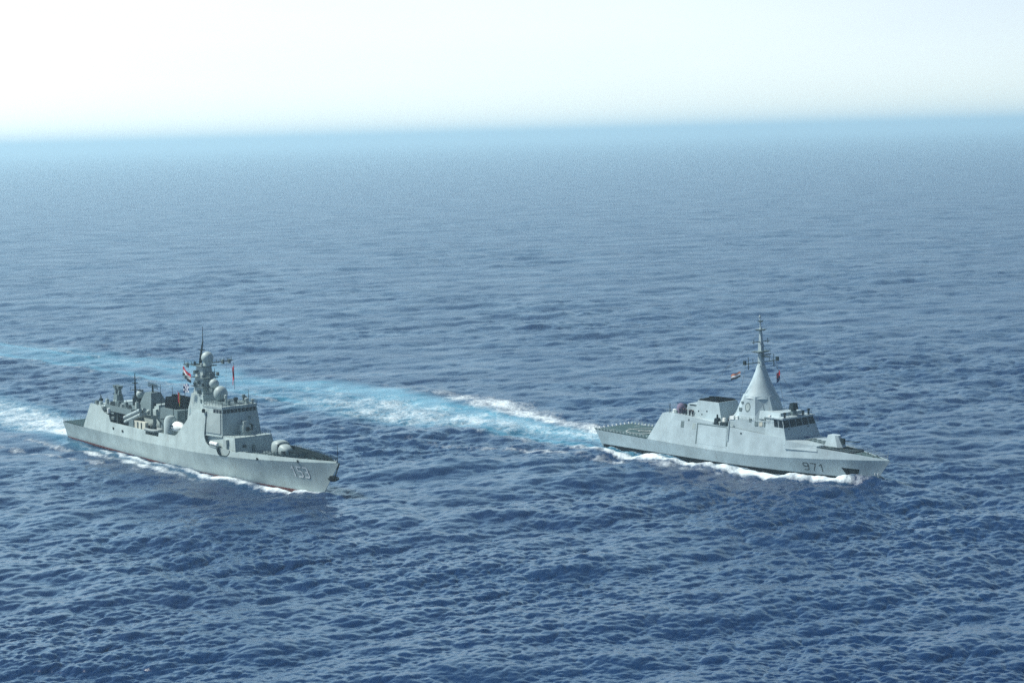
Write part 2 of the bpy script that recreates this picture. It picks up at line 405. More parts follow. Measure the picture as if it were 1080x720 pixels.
# ------------------------------------------------------------------ mesh helpers
class MB:
    def __init__(s): s.v = []; s.f = []
    def add(s, vs, fs):
        b = len(s.v); s.v += [tuple(map(float, p)) for p in vs]; s.f += [tuple(b + i for i in f) for f in fs]; return s
    def loft(s, rings, close=True, cap0=True, cap1=True):
        """rings: lists of equal length; consecutive rings are joined"""
        n = len(rings[0]); vs = [p for r in rings for p in r]; fs = []
        m = n if close else n - 1
        for k in range(len(rings) - 1):
            for i in range(m):
                j = (i + 1) % n
                fs.append((k * n + i, k * n + j, (k + 1) * n + j, (k + 1) * n + i))
        if cap0: fs.append(tuple(reversed(range(n))))
        if cap1: fs.append(tuple(range((len(rings) - 1) * n, len(rings) * n)))
        return s.add(vs, fs)
    def frus(s, b, t):
        """b, t: (x0,x1,y0,y1,z): a block whose base and top are rectangles"""
        r = lambda q: [(q[0], q[2], q[4]), (q[1], q[2], q[4]), (q[1], q[3], q[4]), (q[0], q[3], q[4])]
        return s.loft([r(b), r(t)])
    def box(s, x0, x1, y0, y1, z0, z1): return s.frus((x0, x1, y0, y1, z0), (x0, x1, y0, y1, z1))
    def prism(s, pts, z0, z1, inset=0.0, cx=None, cy=None):
        """polygon in plan, from z0 to z1, the top scaled about its centre by (1-inset)"""
        cx = sum(p[0] for p in pts) / len(pts) if cx is None else cx
        cy = sum(p[1] for p in pts) / len(pts) if cy is None else cy
        k = 1 - inset
        return s.loft([[(x, y, z0) for x, y in pts], [(cx + (x - cx) * k, cy + (y - cy) * k, z1) for x, y in pts]])
    def tube(s, p, q, r0, r1=None, n=8):
        r1 = r0 if r1 is None else r1
        p, q = Vector(p), Vector(q); d = (q - p).normalized()
        a = d.orthogonal().normalized(); b = d.cross(a)
        ring = lambda c, r: [c + a * (r * math.cos(2 * math.pi * i / n)) + b * (r * math.sin(2 * math.pi * i / n)) for i in range(n)]
        return s.loft([ring(p, r0), ring(q, r1)])
    def path(s, pts, r, n=6):
        for a, b in zip(pts[:-1], pts[1:]): s.tube(a, b, r, n=n)
        return s
    def lathe(s, c, prof, n=20, axis='Z', sx=1.0, sy=1.0):
        rings = []
        for r, z in prof:
            ring = []
            for i in range(n):
                a = 2 * math.pi * i / n; u, w = r * math.cos(a) * sx, r * math.sin(a) * sy
                ring.append((c[0] + u, c[1] + w, c[2] + z) if axis == 'Z' else (c[0] + z, c[1] + u, c[2] + w))
            rings.append(ring)
        return s.loft(rings)
    def ball(s, c, r, n=18, m=10, sz=1.0):
        return s.lathe(c, [(max(r * math.sin(math.pi * k / m), 0.01), -r * sz * math.cos(math.pi * k / m)) for k in range(m + 1)], n)
    def build(s, name, mat, parent=None, x0=0.0, smooth=None, kind=None):
        me = bpy.data.meshes.new(name)
        me.from_pydata([(x - x0, y, z) for x, y, z in s.v], [], s.f)
        import bmesh
        bm = bmesh.new(); bm.from_mesh(me)
        bmesh.ops.recalc_face_normals(bm, faces=bm.faces)
        bm.to_mesh(me); bm.free()
        me.materials.append(mat)
        if smooth:
            me.polygons.foreach_set("use_smooth", [True] * len(me.polygons))
            me.set_sharp_from_angle(angle=math.radians(smooth))
        o = bpy.data.objects.new(name, me); C.objects.link(o)
        if parent is not None: o.parent = parent
        if kind: o["kind"] = kind
        return o

def lerp(x, tab):
    return float(np.interp(x, [t[0] for t in tab], [t[1] for t in tab]))

def paint(name, col, rough=0.5, var=0.10, rust=0.28, spec=0.4, streak=True):
    """marine paint: uneven fading, vertical water streaks and a little rust"""
    m, nt, P = new_mat(name)
    tc = N(nt, "ShaderNodeTexCoord").outputs["Object"]
    n1 = noise(nt, tc, 0.22, 5, 0.6)
    mp = N(nt, "ShaderNodeMapping"); nt.links.new(tc, mp.inputs[0]); mp.inputs["Scale"].default_value = (1.1, 1.1, 0.09)
    n2 = noise(nt, mp.outputs[0], 1.0, 5, 0.6)
    dark = tuple(c * (1 - 2.2 * var) for c in col); lite = tuple(min(1, c * (1 + 1.2 * var)) for c in col)
    c1 = mixrgb(nt, maprange(nt, n1, 0.3, 0.7), dark, lite)
    if streak:
        c1 = mixrgb(nt, maprange(nt, n2, 0.48, 0.75, 0, 0.28), c1, tuple(c * 0.62 for c in col))
        mp3 = N(nt, "ShaderNodeMapping"); nt.links.new(tc, mp3.inputs[0]); mp3.inputs["Scale"].default_value = (0.8, 0.8, 0.12)
        n3 = noise(nt, mp3.outputs[0], 1.3, 4, 0.6)
        c1 = mixrgb(nt, maprange(nt, n3, 0.62, 0.76, 0, rust), c1, (0.16, 0.075, 0.03))
    nt.links.new(c1, P.inputs["Base Color"])
    P.inputs["Roughness"].default_value = rough
    P.inputs["Specular IOR Level"].default_value = spec
    b = N(nt, "ShaderNodeBump"); b.inputs["Distance"].default_value = 0.05; b.inputs["Strength"].default_value = 0.35
    nt.links.new(noise(nt, tc, 0.7, 3, 0.5), b.inputs["Height"]); nt.links.new(b.outputs[0], P.inputs["Normal"])
    return m

def plain(name, col, rough=0.6, spec=0.25, var=0.08):
    return paint(name, col, rough, var, 0.0, spec, streak=False)

M = dict(
    hull=paint("destroyer_grey", (0.385, 0.46, 0.445)),
    hull2=paint("corvette_grey", (0.375, 0.455, 0.475)),
    deck=plain("deck_paint", (0.042, 0.072, 0.078), 0.9, 0.0),
    deck2=plain("deck_paint_green_grey", (0.062, 0.105, 0.112), 0.9, 0.0),
    red=plain("antifouling_red", (0.15, 0.035, 0.03), 0.6),
    black=plain("boot_black", (0.010, 0.013, 0.016), 0.5, 0.0),
    soot=plain("funnel_black", (0.005, 0.006, 0.008), 0.9, 0.0),
    glass=plain("bridge_glass", (0.004, 0.010, 0.018), 0.25, 0.15, 0.0),
    white=plain("white_paint", (0.82, 0.84, 0.80), 0.5),
    cream=plain("cream_cover", (0.52, 0.52, 0.43), 0.7),
    radome=plain("radome_grey", (0.34, 0.40, 0.385), 0.45),
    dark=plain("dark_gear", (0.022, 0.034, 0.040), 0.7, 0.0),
    mid=plain("gear_grey", (0.12, 0.165, 0.17), 0.6),
    rubber=plain("boat_rubber", (0.26, 0.30, 0.29), 0.6),
    rope=plain("rope_dark", (0.10, 0.11, 0.11), 0.8),
    navy=plain("uniform_navy", (0.012, 0.016, 0.03), 0.9),
    cover=plain("canvas_mauve", (0.16, 0.13, 0.19), 0.9),
    fred=plain("flag_red", (0.5, 0.010, 0.03), 0.8), fwhite=plain("flag_white", (0.7, 0.7, 0.7), 0.8),
    fblack=plain("flag_black", (0.012, 0.012, 0.014), 0.8), fyel=plain("flag_yellow", (0.62, 0.42, 0.04), 0.8),
    fblue=plain("flag_blue", (0.02, 0.04, 0.16), 0.8), forange=plain("flag_orange", (0.60, 0.22, 0.12), 0.8),
    marking=plain("deck_marking", (0.34, 0.37, 0.36), 0.8), number_dark=plain("number_dark", (0.035, 0.05, 0.055), 0.6),
)

def root_for(kind, name, label, cat, mid):
    (ox, oy), a = POSE[kind]
    o = bpy.data.objects.new(name, None); C.objects.link(o)
    o.location = (ox + mid * math.cos(a), oy + mid * math.sin(a), 0); o.rotation_euler = (0, 0, a)
    o.empty_display_size = 5
    o["label"] = label; o["category"] = cat
    return o

def place(o, kind, x, y, z, rz=0.0, label=None, cat=None, group=None):
    """stand a loose thing at ship coordinates (it is not a child of the ship)"""
    (ox, oy), a = POSE[kind]
    c, s = math.cos(a), math.sin(a)
    o.location = (ox + x * c - y * s, oy + x * s + y * c, z); o.rotation_euler = (0, 0, a + rz)
    if label: o["label"] = label
    if cat: o["category"] = cat
    if group: o["group"] = group
    return o

def loose(name):
    o = bpy.data.objects.new(name, None); C.objects.link(o); o.empty_display_size = 1
    return o

class Hull:
    def __init__(s, Lw, Lt, zk, B, b_stern, taper, tp, kind, ov=0.8):
        s.ov = ov
        s.Lw, s.Lt, s.zk_tab, s.B, s.bs, s.t, s.tp, s.kind = Lw, Lt, zk, B, b_stern, taper, tp, kind
    def zk(s, x): return lerp(x, s.zk_tab)
    def xs(s, z):
        zb = s.zk_tab[-1][1]
        t = z / zb
        return (-s.ov * max(t, 0) + 0.6 * max(-t, 0) + 0.5, s.Lw + (s.Lt - s.Lw) * (t if t > 0 else t * 0.6))
    def deck_b(s, q):
        fwd = s.B * (1 - max(0, (q - s.t) / (1 - s.t)) ** s.tp)
        aft = s.bs + (s.B - s.bs) * min(1, q / 0.3) ** 0.8
        return max(0.06, min(fwd, aft))
    def hb(s, x, z):
        xt, xb = s.xs(z)
        q = min(1, max(0, (x - xt) / (xb - xt)))
        db = s.deck_b(q)
        wl = max(0.05, float(hull_half(s.kind, q * s.Lw)))
        if z >= 0:
            t = min(1, z / max(1, s.zk(x)))
            return wl + (db - wl) * (0.35 * t + 0.65 * t ** 1.6)
        return wl * (1 + 0.12 * z)
    def build(s, name, mat, root, x0):
        m = MB(); nz = 9; ns = 72; rings = []
        for i in range(ns + 1):
            q = i / ns; q = 1 - (1 - q) ** 1.15
            side = []
            for k in range(nz + 1):
                f = k / nz
                xd = s.xs(0)[0] + q * (s.xs(0)[1] - s.xs(0)[0])
                z = -3 + f * (3 + s.zk(q * s.Lt))
                xt, xb = s.xs(z); x = xt + q * (xb - xt)
                side.append((x, s.hb(x, z), z))
            ring = [(x, -y, z) for x, y, z in side][::-1] + side
            rings.append(ring)
        m.loft(rings, close=False, cap0=True, cap1=True)
        return m.build(name, mat, root, x0, smooth=35)
    def deck_edge(s, x): return s.hb(x, s.zk(x))
    def upper(s, x, z, tilt):
        """half breadth of the plating above the knuckle, leaning inboard"""
        return max(0.05, s.deck_edge(x) - math.tan(math.radians(tilt)) * max(0, z - s.zk(x)))
    def sheet(s, xs, dz, inset=0.05, tilt=0.0, zfn=None):
        m = MB(); r = []
        for x in xs:
            z = (zfn(x) if zfn else s.zk(x)) + dz
            b = max(0.03, (s.upper(x, z, tilt) if tilt else s.deck_edge(x)) - inset)
            r.append([(x, -b, z), (x, -b * .5, z + .03), (x, 0, z + .05), (x, b * .5, z + .03), (x, b, z)])
        return m.loft(r, close=False, cap0=False, cap1=False)
    def flank(s, prof, tilt, th=0.22, sides=(-1, 1), base=None, out=0.0, rows=1):
        """thick side plating with an outline of its own: prof = [(x, top z), ...]"""
        m = MB()
        for sd in sides:
            rings = []
            for x, zt in prof:
                zb = (s.zk(x) if base is None else base(x)); zt = max(zt, zb + 0.02)
                o = [(x, sd * (s.upper(x, zb, tilt) + out), zb), (x, sd * (s.upper(x, zt, tilt) + out), zt)]
                i = [(x, sd * max(0.02, abs(p[1]) - th), p[2]) for p in o]
                rings.append([o[0], o[1], i[1], i[0]])
            m.loft(rings)
        return m
    def block(s, prof, tilt, inset=0.0, base=None):
        """a closed house as wide as the hull, prof = [(x, top z), ...]"""
        m = MB(); rings = []
        for x, zt in prof:
            zb = s.zk(x) if base is None else base(x); zt = max(zt, zb + 0.02)
            a, b = s.upper(x, zb, tilt) - inset, s.upper(x, zt, tilt) - inset
            rings.append([(x, -a, zb), (x, -b, zt), (x, b, zt), (x, a, zb)])
        return m.loft(rings)
    def band(s, x0, x1, za, zb, off=0.03, n=60, sides=(-1, 1)):
        m = MB()
        for sd in sides:
            rings = []
            for i in range(n + 1):
                x = x0 + (x1 - x0) * i / n
                rings.append([(x, sd * (s.hb(x, z) + off), z) for z in (za, (za + zb) / 2, zb)])
            m.loft(rings, close=False, cap0=False, cap1=False)
        return m
    def glyphs(s, text, x0, z0, hgt, wid, gap, stroke, off, dx=0.0, dz=0.0, sides=(-1, 1), slant=0.0):
        G = {'1': [[(.1, .8), (.28, 1), (.28, 0)]],
             '5': [[(.5, 1), (.06, 1), (.06, .56), (.38, .56), (.5, .44), (.5, .12), (.38, 0), (.04, 0)]],
             '3': [[(.05, 1), (.40, 1), (.50, .89), (.50, .64), (.42, .53), (.24, .53)], [(.42, .53), (.52, .42), (.52, .12), (.40, 0), (.03, 0)]],
             '9': [[(.5, .55), (.12, .55), (.03, .65), (.03, .9), (.12, 1), (.4, 1), (.5, .9), (.5, .12), (.4, 0), (.06, 0)]],
             '7': [[(.02, 1), (.5, 1), (.22, 0)]]}
        m = MB()
        for sd in sides:
            tot = len(text) * wid + (len(text) - 1) * gap
            for ci, ch in enumerate(text):
                k = 0
                for line in G[ch]:
                    for (a, b), (c, d) in zip(line[:-1], line[1:]):
                        p = np.array((a * 2 * wid, b * hgt)); q = np.array((c * 2 * wid, d * hgt))
                        u = (q - p) / np.linalg.norm(q - p); nrm = np.array((-u[1], u[0])) * stroke / 2
                        p = p - u * stroke * .45; q = q + u * stroke * .45
                        nseg = max(2, int(np.linalg.norm(q - p) / 0.4)); rings = []
                        for i in range(nseg + 1):
                            c0 = p + (q - p) * i / nseg; rr = []
                            for w in (c0 - nrm, c0 + nrm):
                                uu = ci * (wid + gap) + w[0] + slant * w[1]
                                xx = (x0 + uu if sd < 0 else x0 + tot - uu) + dx; zz = z0 + w[1] + dz
                                rr.append((xx, sd * (s.hb(xx, zz) + off + 0.004 * (k % 4)), zz))
                            rings.append(rr)
                        m.loft(rings, close=False, cap0=False, cap1=False); k += 1
        return m

def rails(pts, h=1.05, step=2.2, r=0.035, wires=2):
    """stanchions and wires along a polyline of deck points"""
    m = MB()
    for a, b in zip(pts[:-1], pts[1:]):
        a, b = Vector(a), Vector(b); n = max(1, int(round((b - a).length / step)))
        for i in range(n + 1):
            p = a + (b - a) * i / n; m.tube(p, p + Vector((0, 0, h)), r, n=5)
        for w in range(wires):
            z = Vector((0, 0, h * (w + 1) / wires)); m.tube(a + z, b + z, r * .7, n=4)
    return m

def cloth(w, h, waves, amp, droop, seed):
    """grid of a hanging or flying flag: x along the fly, z down the hoist"""
    rnd = random.Random(seed); ph = rnd.random() * 6
    def f(u, v):
        return (-(u * w) * math.cos(droop), amp * math.sin(u * waves * 6.28 + ph + v) * u, -(v * h) - u * w * math.sin(droop) + amp * .3 * math.sin(u * 9 + ph))
    return f

def flag_panel(fn, u0, u1, v0, v1, name, mat, parent, off=0.0, n=10):
    m = MB(); rings = []
    for i in range(n + 1):
        u = u0 + (u1 - u0) * i / n; row = []
        for j in range(5):
            x, y, z = fn(u, v0 + (v1 - v0) * j / 4); row.append((x, y + off, z))
        rings.append(row)
    front = rings; back = [[(x, y + 0.03, z) for x, y, z in r] for r in rings]
    m.loft(front, close=False, cap0=False, cap1=False); m.loft(back, close=False, cap0=False, cap1=False)
    return m.build(name, mat, parent)

def sailor_mesh():
    """one standing sailor, arms at the sides, as one continuous skinned body"""
    me = bpy.data.meshes.new("person")
    J = [((0, 0, .93), .15), ((0, 0, 1.15), .14), ((0, 0, 1.38), .16), ((.01, 0, 1.50), .065), ((.015, 0, 1.60), .10), ((.01, 0, 1.72), .095),
         ((0, .10, .86), .10), ((.01, .11, .48), .075), ((-.01, .11, .08), .055), ((.12, .12, .04), .045),
         ((0, -.10, .86), .10), ((.01, -.11, .48), .075), ((-.01, -.11, .08), .055), ((.12, -.12, .04), .045),
         ((0, .20, 1.40), .07), ((-.02, .25, 1.13), .05), ((.03, .25, .88), .04), ((.05, .24, .80), .04),
         ((0, -.20, 1.40), .07), ((-.02, -.25, 1.13), .05), ((.03, -.25, .88), .04), ((.05, -.24, .80), .04)]
    E_ = [(0, 1), (1, 2), (2, 3), (3, 4), (4, 5), (0, 6), (6, 7), (7, 8), (8, 9), (0, 10), (10, 11), (11, 12), (12, 13),
          (2, 14), (14, 15), (15, 16), (16, 17), (2, 18), (18, 19), (19, 20), (20, 21)]
    me.from_pydata([j[0] for j in J], E_, [])
    o = bpy.data.objects.new("person", me); C.objects.link(o)
    md = o.modifiers.new("skin", 'SKIN')
    for i, j in enumerate(J):
        me.skin_vertices[0].data[i].radius = (j[1], j[1])
    me.skin_vertices[0].data[0].use_root = True
    sb = o.modifiers.new("sub", 'SUBSURF'); sb.levels = 1; sb.render_levels = 1
    dg = bpy.context.evaluated_depsgraph_get()
    res = bpy.data.meshes.new_from_object(o.evaluated_get(dg))
    bpy.data.objects.remove(o)
    res.name = "person"; res.materials.clear(); res.materials.append(M['navy'])
    res.polygons.foreach_set("use_smooth", [True] * len(res.polygons))
    return res

# ------------------------------------------------------------------ the destroyer (left)
def build_destroyer():
    X0 = 76.0
    root = root_for('destroyer', "destroyer", "long grey-green destroyer with white hull number 153 and round radomes on its mast", "warship", X0)
    Hd = Hull(145.3, 153.8, [(0, 5.0), (60, 5.2), (90, 5.8), (117, 6.8), (135, 7.9), (153.8, 9.2)], 8.5, 7.6, 0.55, 2.3, 'destroyer')
    T = 8.0                                             # the upper plating leans inboard by this many degrees
    B = lambda mb, name, mat, par=root, sm=None: mb.build(name, M[mat], par, X0, sm)
    hull = Hd.build("hull", M['hull'], root, X0)
    B(Hd.band(0.8, 145.2, -0.6, 0.42, 0.03), "boot_topping", 'red', hull)
    for sd in (-1, 1): B(Hd.glyphs("153", 135.6, 4.2, 2.6, 1.6, .72, .30, .05, dx=.15, dz=-.11, slant=-.12, sides=(sd,)), "number_shadow", 'number_dark', hull)
    for sd in (-1, 1): B(Hd.glyphs("153", 135.6, 4.2, 2.6, 1.6, .72, .38, .09, slant=-.12, sides=(sd,)), "hull_number", 'white', hull)
    # openings along the side
    for x, z in ((38.5, 6.9), (45, 6.8), (122.5, 7.35), (139.0, 8.35)):
        for sd in (-1, 1):
            y = Hd.upper(x, z, T) + .03
            m = MB(); m.box(x - .35, x + .35, min(sd * y, sd * (y + .12)), max(sd * y, sd * (y + .12)), z - .32, z + .32); B(m, "fairlead", 'black', hull)
    # anchor housed on the stem
    m = MB(); m.frus((149.2, 151.4, -.55, .55, 4.3), (149.6, 151.9, -.5, .5, 5.5)); hz_ = B(m, "anchor_recess", 'black', hull)
    m = MB(); m.tube((151.2, -1.2, 4.7), (151.2, 1.2, 4.7), .24, .24); m.tube((150.2, 0, 5.5), (151.5, 0, 4.6), .3); m.tube((151.2, -1.2, 4.7), (150.5, -1.45, 5.2), .22, .1); m.tube((151.2, 1.2, 4.7), (150.5, 1.45, 5.2), .22, .1); B(m, "anchor", 'black', hz_)
    m = MB(); m.tube((151.6, 0, 5.6), (153.85, 0, 9.15), .16, .22); B(m, "stem_shade_strip", 'dark', hull)  # dark strip down the stem, stands in for the shaded port bow
    # decks
    B(Hd.sheet(np.linspace(0.2, 153.2, 70), 0.02, 0.1), "main_deck", 'deck')
    xs = np.linspace(0.3, 16.8, 10)
    fd = B(Hd.sheet(xs, 0.08, 0.5), "flight_deck", 'deck')
    m = MB()
    for R0, R1 in ((3.4, 3.75), ):
        ring = lambda r, z: [(9 + r * math.cos(a), r * math.sin(a), z) for a in np.linspace(0, 2 * math.pi, 41)[:-1]]
        m.loft([ring(R0, 5.2), ring(R1, 5.2)], cap0=False, cap1=False)
    m.box(1.2, 16, -.12, .12, 5.195, 5.2); B(m, "deck_marking", 'marking', fd)
    for sd in (-1, 1):
        B(rails([(0.4, sd * 7.4, 5.05), (8, sd * 8.0, 5.1), (16.5, sd * 8.25, 5.15)], 1.0, 1.8, .04), "safety_net", 'mid', fd)
    B(rails([(0.2, -7.2, 5.05), (0.2, 7.2, 5.05)], 1.0, 1.8, .04), "stern_rail", 'mid', fd)
    # upper side plating, hangar end to bridge
    prof = [(16.6, 5.3), (18.5, 9.0), (20.3, 12.6), (25.2, 12.6), (25.25, 12.35), (28.4, 12.5), (28.9, 11.9), (29.6, 11.2), (31, 10.7), (34.4, 10.3),
            (35.2, 9.2), (35.9, 8.5), (60, 8.55), (60.1, 7.5), (68.4, 7.6), (68.5, 8.8), (76.8, 8.9), (78.4, 8.95), (79.6, 9.5), (82, 11.2), (85, 13.9), (88, 16.6), (90.3, 17.5), (95.6, 17.0)]
    B(Hd.flank(prof, T), "side_plating", 'hull')
    bow = [(112.5, 8.0), (114, 8.35), (120, 8.55), (128, 8.75), (138, 9.05), (146, 9.3), (152.8, 9.5)]
    udip = [(106.3 + 3.3 * math.cos(t), 8.25 - 2.0 * math.sin(t)) for t in np.linspace(math.pi, 0, 17)]
    B(Hd.flank(udip + [(109.9, 8.2)] + bow, T, .18), "bulwark", 'hull')
    for sd in (-1, 1):
        m = MB(); m.path([(x, sd * (Hd.upper(x, max(z, Hd.zk(x)), T) - .02), max(z, Hd.zk(x) + .05)) for x, z in udip], .13, 6); B(m, "recess_rim", 'dark')
    # curved edge of the side plating below the bridge, with its half-round dip
    low = [(95.6, 16.9), (95.65, 11.2), (96.0, 10.2), (96.8, 9.2), (98.0, 8.5), (99.4, 8.35), (103.0, 8.35)]
    for sd in (-1, 1): B(Hd.flank(low, T, .2, (sd,)), "bridge_side_plating", 'hull')
    # helicopter hangar
    hg = [(17.2, 5.6), (20.6, 12.35), (29.0, 12.35)]
    hangar = B(Hd.block(hg, T, .3), "hangar", 'hull')
    m = MB(); m.frus((16.6, 17.0, -3.2, 3.2, 5.3), (19.2, 19.6, -3.0, 3.0, 10.6)); B(m, "hangar_door", 'mid', hangar)
    B(rails([(20.8, -6.6, 12.4), (29, -6.8, 12.4)], 1.05, 1.7, .05), "railing", 'mid', hangar)
    B(rails([(20.8, 6.6, 12.4), (29, 6.8, 12.4)], 1.05, 1.7, .05), "railing", 'mid', hangar)
    # overhanging deckhouse abaft the launchers, dark bay beneath
    m = MB(); m.frus((28.5, 47, -6.2, 6.2, 11.3), (28.5, 46.4, -5.9, 5.9, 12.9)); dh = B(m, "after_deckhouse", 'mid')
    m = MB(); m.box(29.5, 46, -3.6, 3.6, 5.2, 11.3); B(m, "deckhouse_wall", 'dark', dh)  # wall coloured near black for the shade under the overhang
    for i in range(2):
        m = MB(); m.box(35.6 + 8.1 * i, 35.9 + 8.1 * i, -5.6, -5.3, 5.3, 11.3); B(m, "stanchion", 'mid', dh)
    m = MB()
    for k in range(3): m.tube((31.2, -5.6, 10.6 - .85 * k - .4 * (k % 2)), (34.8, -5.9, 10.6 - .85 * k - .4 * (k % 2)), .36, n=10)
    B(m, "torpedo_tubes", 'mid', dh)
    m = MB(); m.ball((30.6, -6.5, 9.9), 1.05, 14, 8, 1.0); B(m, "life_raft", 'mid', dh, 40)
    m = MB(); m.lathe((31.8, -6.2, 11.3), [(.55, -.7), (.6, 0), (.55, .7)], 12); B(m, "life_raft", 'white', dh, 40)
    # gear along the hangar roof
    for i, (x, y, s_) in enumerate(((22, -5.6, 1.0), (24.2, -5.3, .8), (31, -4.8, .9), (34, -4.6, 1.1), (38.5, -5.0, .8), (43, -4.8, .9))):
        m = MB(); z = 12.4 if x < 29 else 12.9
        m.frus((x - .7 * s_, x + .7 * s_, y - .5, y + .5, z), (x - .5 * s_, x + .5 * s_, y - .4, y + .4, z + 1.1 * s_)); B(m, "vent_box", ('mid', 'radome', 'dark')[i % 3])
    m = MB(); m.lathe((22.6, -4.5, 12.35), [(.5, 0), (.35, 1.0), (.3, 1.1)], 10); m.tube((22.6, -4.5, 13.3), (22.4, -4.5, 15.2), .3, .12)
    m.box(22.0, 23.2, -4.9, -4.1, 13.3, 14.0); B(m, "searchlight_post", 'dark')
    # close-in gun on the hangar roof: a pair of uprights joined low down
    m = MB(); m.lathe((25.0, 0, 12.35), [(1.7, 0), (1.6, .9), (1.1, 1.0)], 16); gm = B(m, "close_in_gun", 'radome', root, 40)
    m = MB(); m.frus((23.6, 26.4, -1.1, 1.1, 13.35), (23.9, 26.1, -.9, .9, 15.0)); B(m, "gun_house", 'mid', gm)
    for dx in (-1.15, 1.15):
        m = MB(); m.frus((25 + dx - .45, 25 + dx + .45, -.5, .5, 14.9), (25 + dx - .35, 25 + dx + .35, -.4, .4, 16.7)); m.frus((25 + dx - .55, 25 + dx + .55, -.6, .6, 16.7), (25 + dx * 1.1 - .85, 25 + dx * 1.1 + .85, -.8, .8, 17.7)); B(m, "tracking_dish", 'mid', gm)
    m = MB(); m.tube((24.3, 0, 14.3), (21.4, 0, 14.9), .16); B(m, "barrel", 'dark', gm)
    # after mast with whip
    m = MB(); m.tube((37.0, 0, 12.9), (37.2, 0, 18.5), .42, .30); m.tube((37.2, 0, 18.5), (37.3, 0, 22.4), .24, .10)
    for z in (15.6, 17.4, 19.4): m.box(36.4, 38.0, -.7, .7, z, z + .16)
    m.lathe((37.1, 0, 12.9), [(1.0, 0), (.85, 2.2), (.4, 2.6)], 10); am = B(m, "pole_mast", 'dark')
    for dy in (-1.5, 1.5):
        m = MB(); m.tube((37.2, 0, 17.4), (37.2, dy, 17.4), .07); m.tube((37.2, dy, 17.2), (37.2, dy, 18.6), .06); B(m, "yard", 'dark', am)
    m = MB(); m.lathe((40.8, 0, 12.9), [(1.0, 0), (.8, 2.0), (1.0, 2.3)], 12); sp = B(m, "radome_pedestal", 'dark')
    m = MB(); m.ball((40.8, 0, 16.4), 1.35); B(m, "radome", 'radome', sp, 60)
    m = MB(); m.lathe((40.8, 0, 17.5), [(.9, 0), (.8, .22), (.1, .3)], 14); B(m, "radome_cap", 'dark', sp)
    m = MB(); m.lathe((44.2, .5, 12.9), [(.6, 0), (.5, 2.9), (.3, 3.0)], 10); m.lathe((44.2, .5, 15.9), [(.35, 0), (.6, .5), (.5, 1.1), (.1, 1.3)], 10); B(m, "aerial_stub", 'dark')
    # big pedestal house with the long-wave search aerial
    m = MB(); m.frus((44.5, 54.4, -3.0, 3.0, 5.2), (45.2, 53.8, -2.6, 2.6, 11.6)); ph = B(m, "aerial_house", 'hull')
    m = MB(); m.frus((44.4, 53.8, -3.3, 3.3, 11.6), (45.9, 52.6, -2.4, 2.4, 15.2)); m.frus((45.9, 52.6, -2.4, 2.4, 15.2), (47.0, 50.9, -1.5, 1.5, 17.8)); B(m, "aerial_tower", 'mid', ph)
    m = MB(); m.tube((49.0, 0, 17.5), (49.1, 0, 20.0), .35, .22); B(m, "aerial_post", 'dark', ph)
    m = MB()
    for z in (19.2, 20.2): m.tube((44.8, .5, z), (53.4, -.5, z), .09, n=5)
    for i in range(8):
        x = 45.2 + 1.12 * i; y = .5 - (x - 44.8) / 8.6
        m.tube((x, y, 19.0), (x, y, 20.5), .05, n=5); m.tube((x, y - .6, 19.7), (x, y + .9, 19.7), .05, n=5)
    B(m, "search_aerial", 'dark', ph)
    m = MB(); m.frus((53.2, 57.0, -2.2, 2.2, 5.2), (53.4, 56.4, -1.8, 1.8, 14.8)); m.box(54, 56, -2.6, -1.9, 11.8, 13.6); B(m, "vent_trunk", 'hull', ph)
    for dy in (-2.9, 2.9):
        m = MB(); m.ball((52.0, dy, 12.6), .75, 12, 8); B(m, "small_radome", 'radome', ph, 60)
    # two quadruple missile launchers, crossed
    for k, (xa, ya, za, xb, yb, zb) in enumerate(((44.2, -6.3, 9.9, 54.2, -5.9, 13.0), (60.5, 2.0, 8.0, 54.0, 6.2, 11.0))):
        root_l = None
        a, b = Vector((xa, ya, za)), Vector((xb, yb, zb)); side = (b - a).cross(Vector((0, 0, 1))).normalized() * .62; up = side.cross(b - a).normalized() * .62
        m = MB(); c = (a + b) / 2
        m.frus((c.x - 2.2, c.x + 2.2, c.y - 1.6, c.y + 1.6, 5.2), (c.x - 1.4, c.x + 1.4, c.y - 1.2, c.y + 1.2, c.z - .9)); ln = B(m, "missile_launcher", 'mid')
        for i in (-1, 1):
            for j in (-1, 1):
                o = side * i + up * j
                m = MB(); m.tube(a + o, b + o, .58, .58, 12)
                for t in (.15, .5, .85): m.tube(a + o + (b - a) * (t - .02), a + o + (b - a) * (t + .02), .64, .64, 12)
                B(m, "missile_tube", 'radome', ln, 40)
    # pale screen beside the launcher
    m = MB(); m.frus((48.4, 58.2, -7.3, -6.2, 7.0), (48.9, 58.0, -7.1, -6.1, 10.4)); scn = B(m, "canvas_screen", 'cream')
    for x in (50.6, 53.2, 55.6): 
        m = MB(); m.box(x, x + .2, -7.42, -7.1, 7.0, 10.2); B(m, "screen_batten", 'mid', scn)
    # boat bay and davits
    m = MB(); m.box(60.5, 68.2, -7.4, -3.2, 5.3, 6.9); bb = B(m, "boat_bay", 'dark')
    for x in (61.5, 66.8):
        m = MB(); m.path([(x, -4.0, 6.9), (x, -4.0, 10.6), (x, -5.2, 12.2), (x, -6.6, 12.4)], .22); B(m, "davit", 'mid', bb)
    # funnel
    m = MB(); m.frus((60.5, 73.0, -4.4, 4.4, 5.2), (61.2, 71.8, -3.6, 3.6, 14.8)); fn = B(m, "funnel", 'mid')
    m = MB(); m.frus((61.8, 68.6, -2.6, 2.6, 14.8), (62.2, 68.2, -2.4, 2.4, 17.9)); B(m, "funnel_cap", 'soot', fn)
    m = MB()
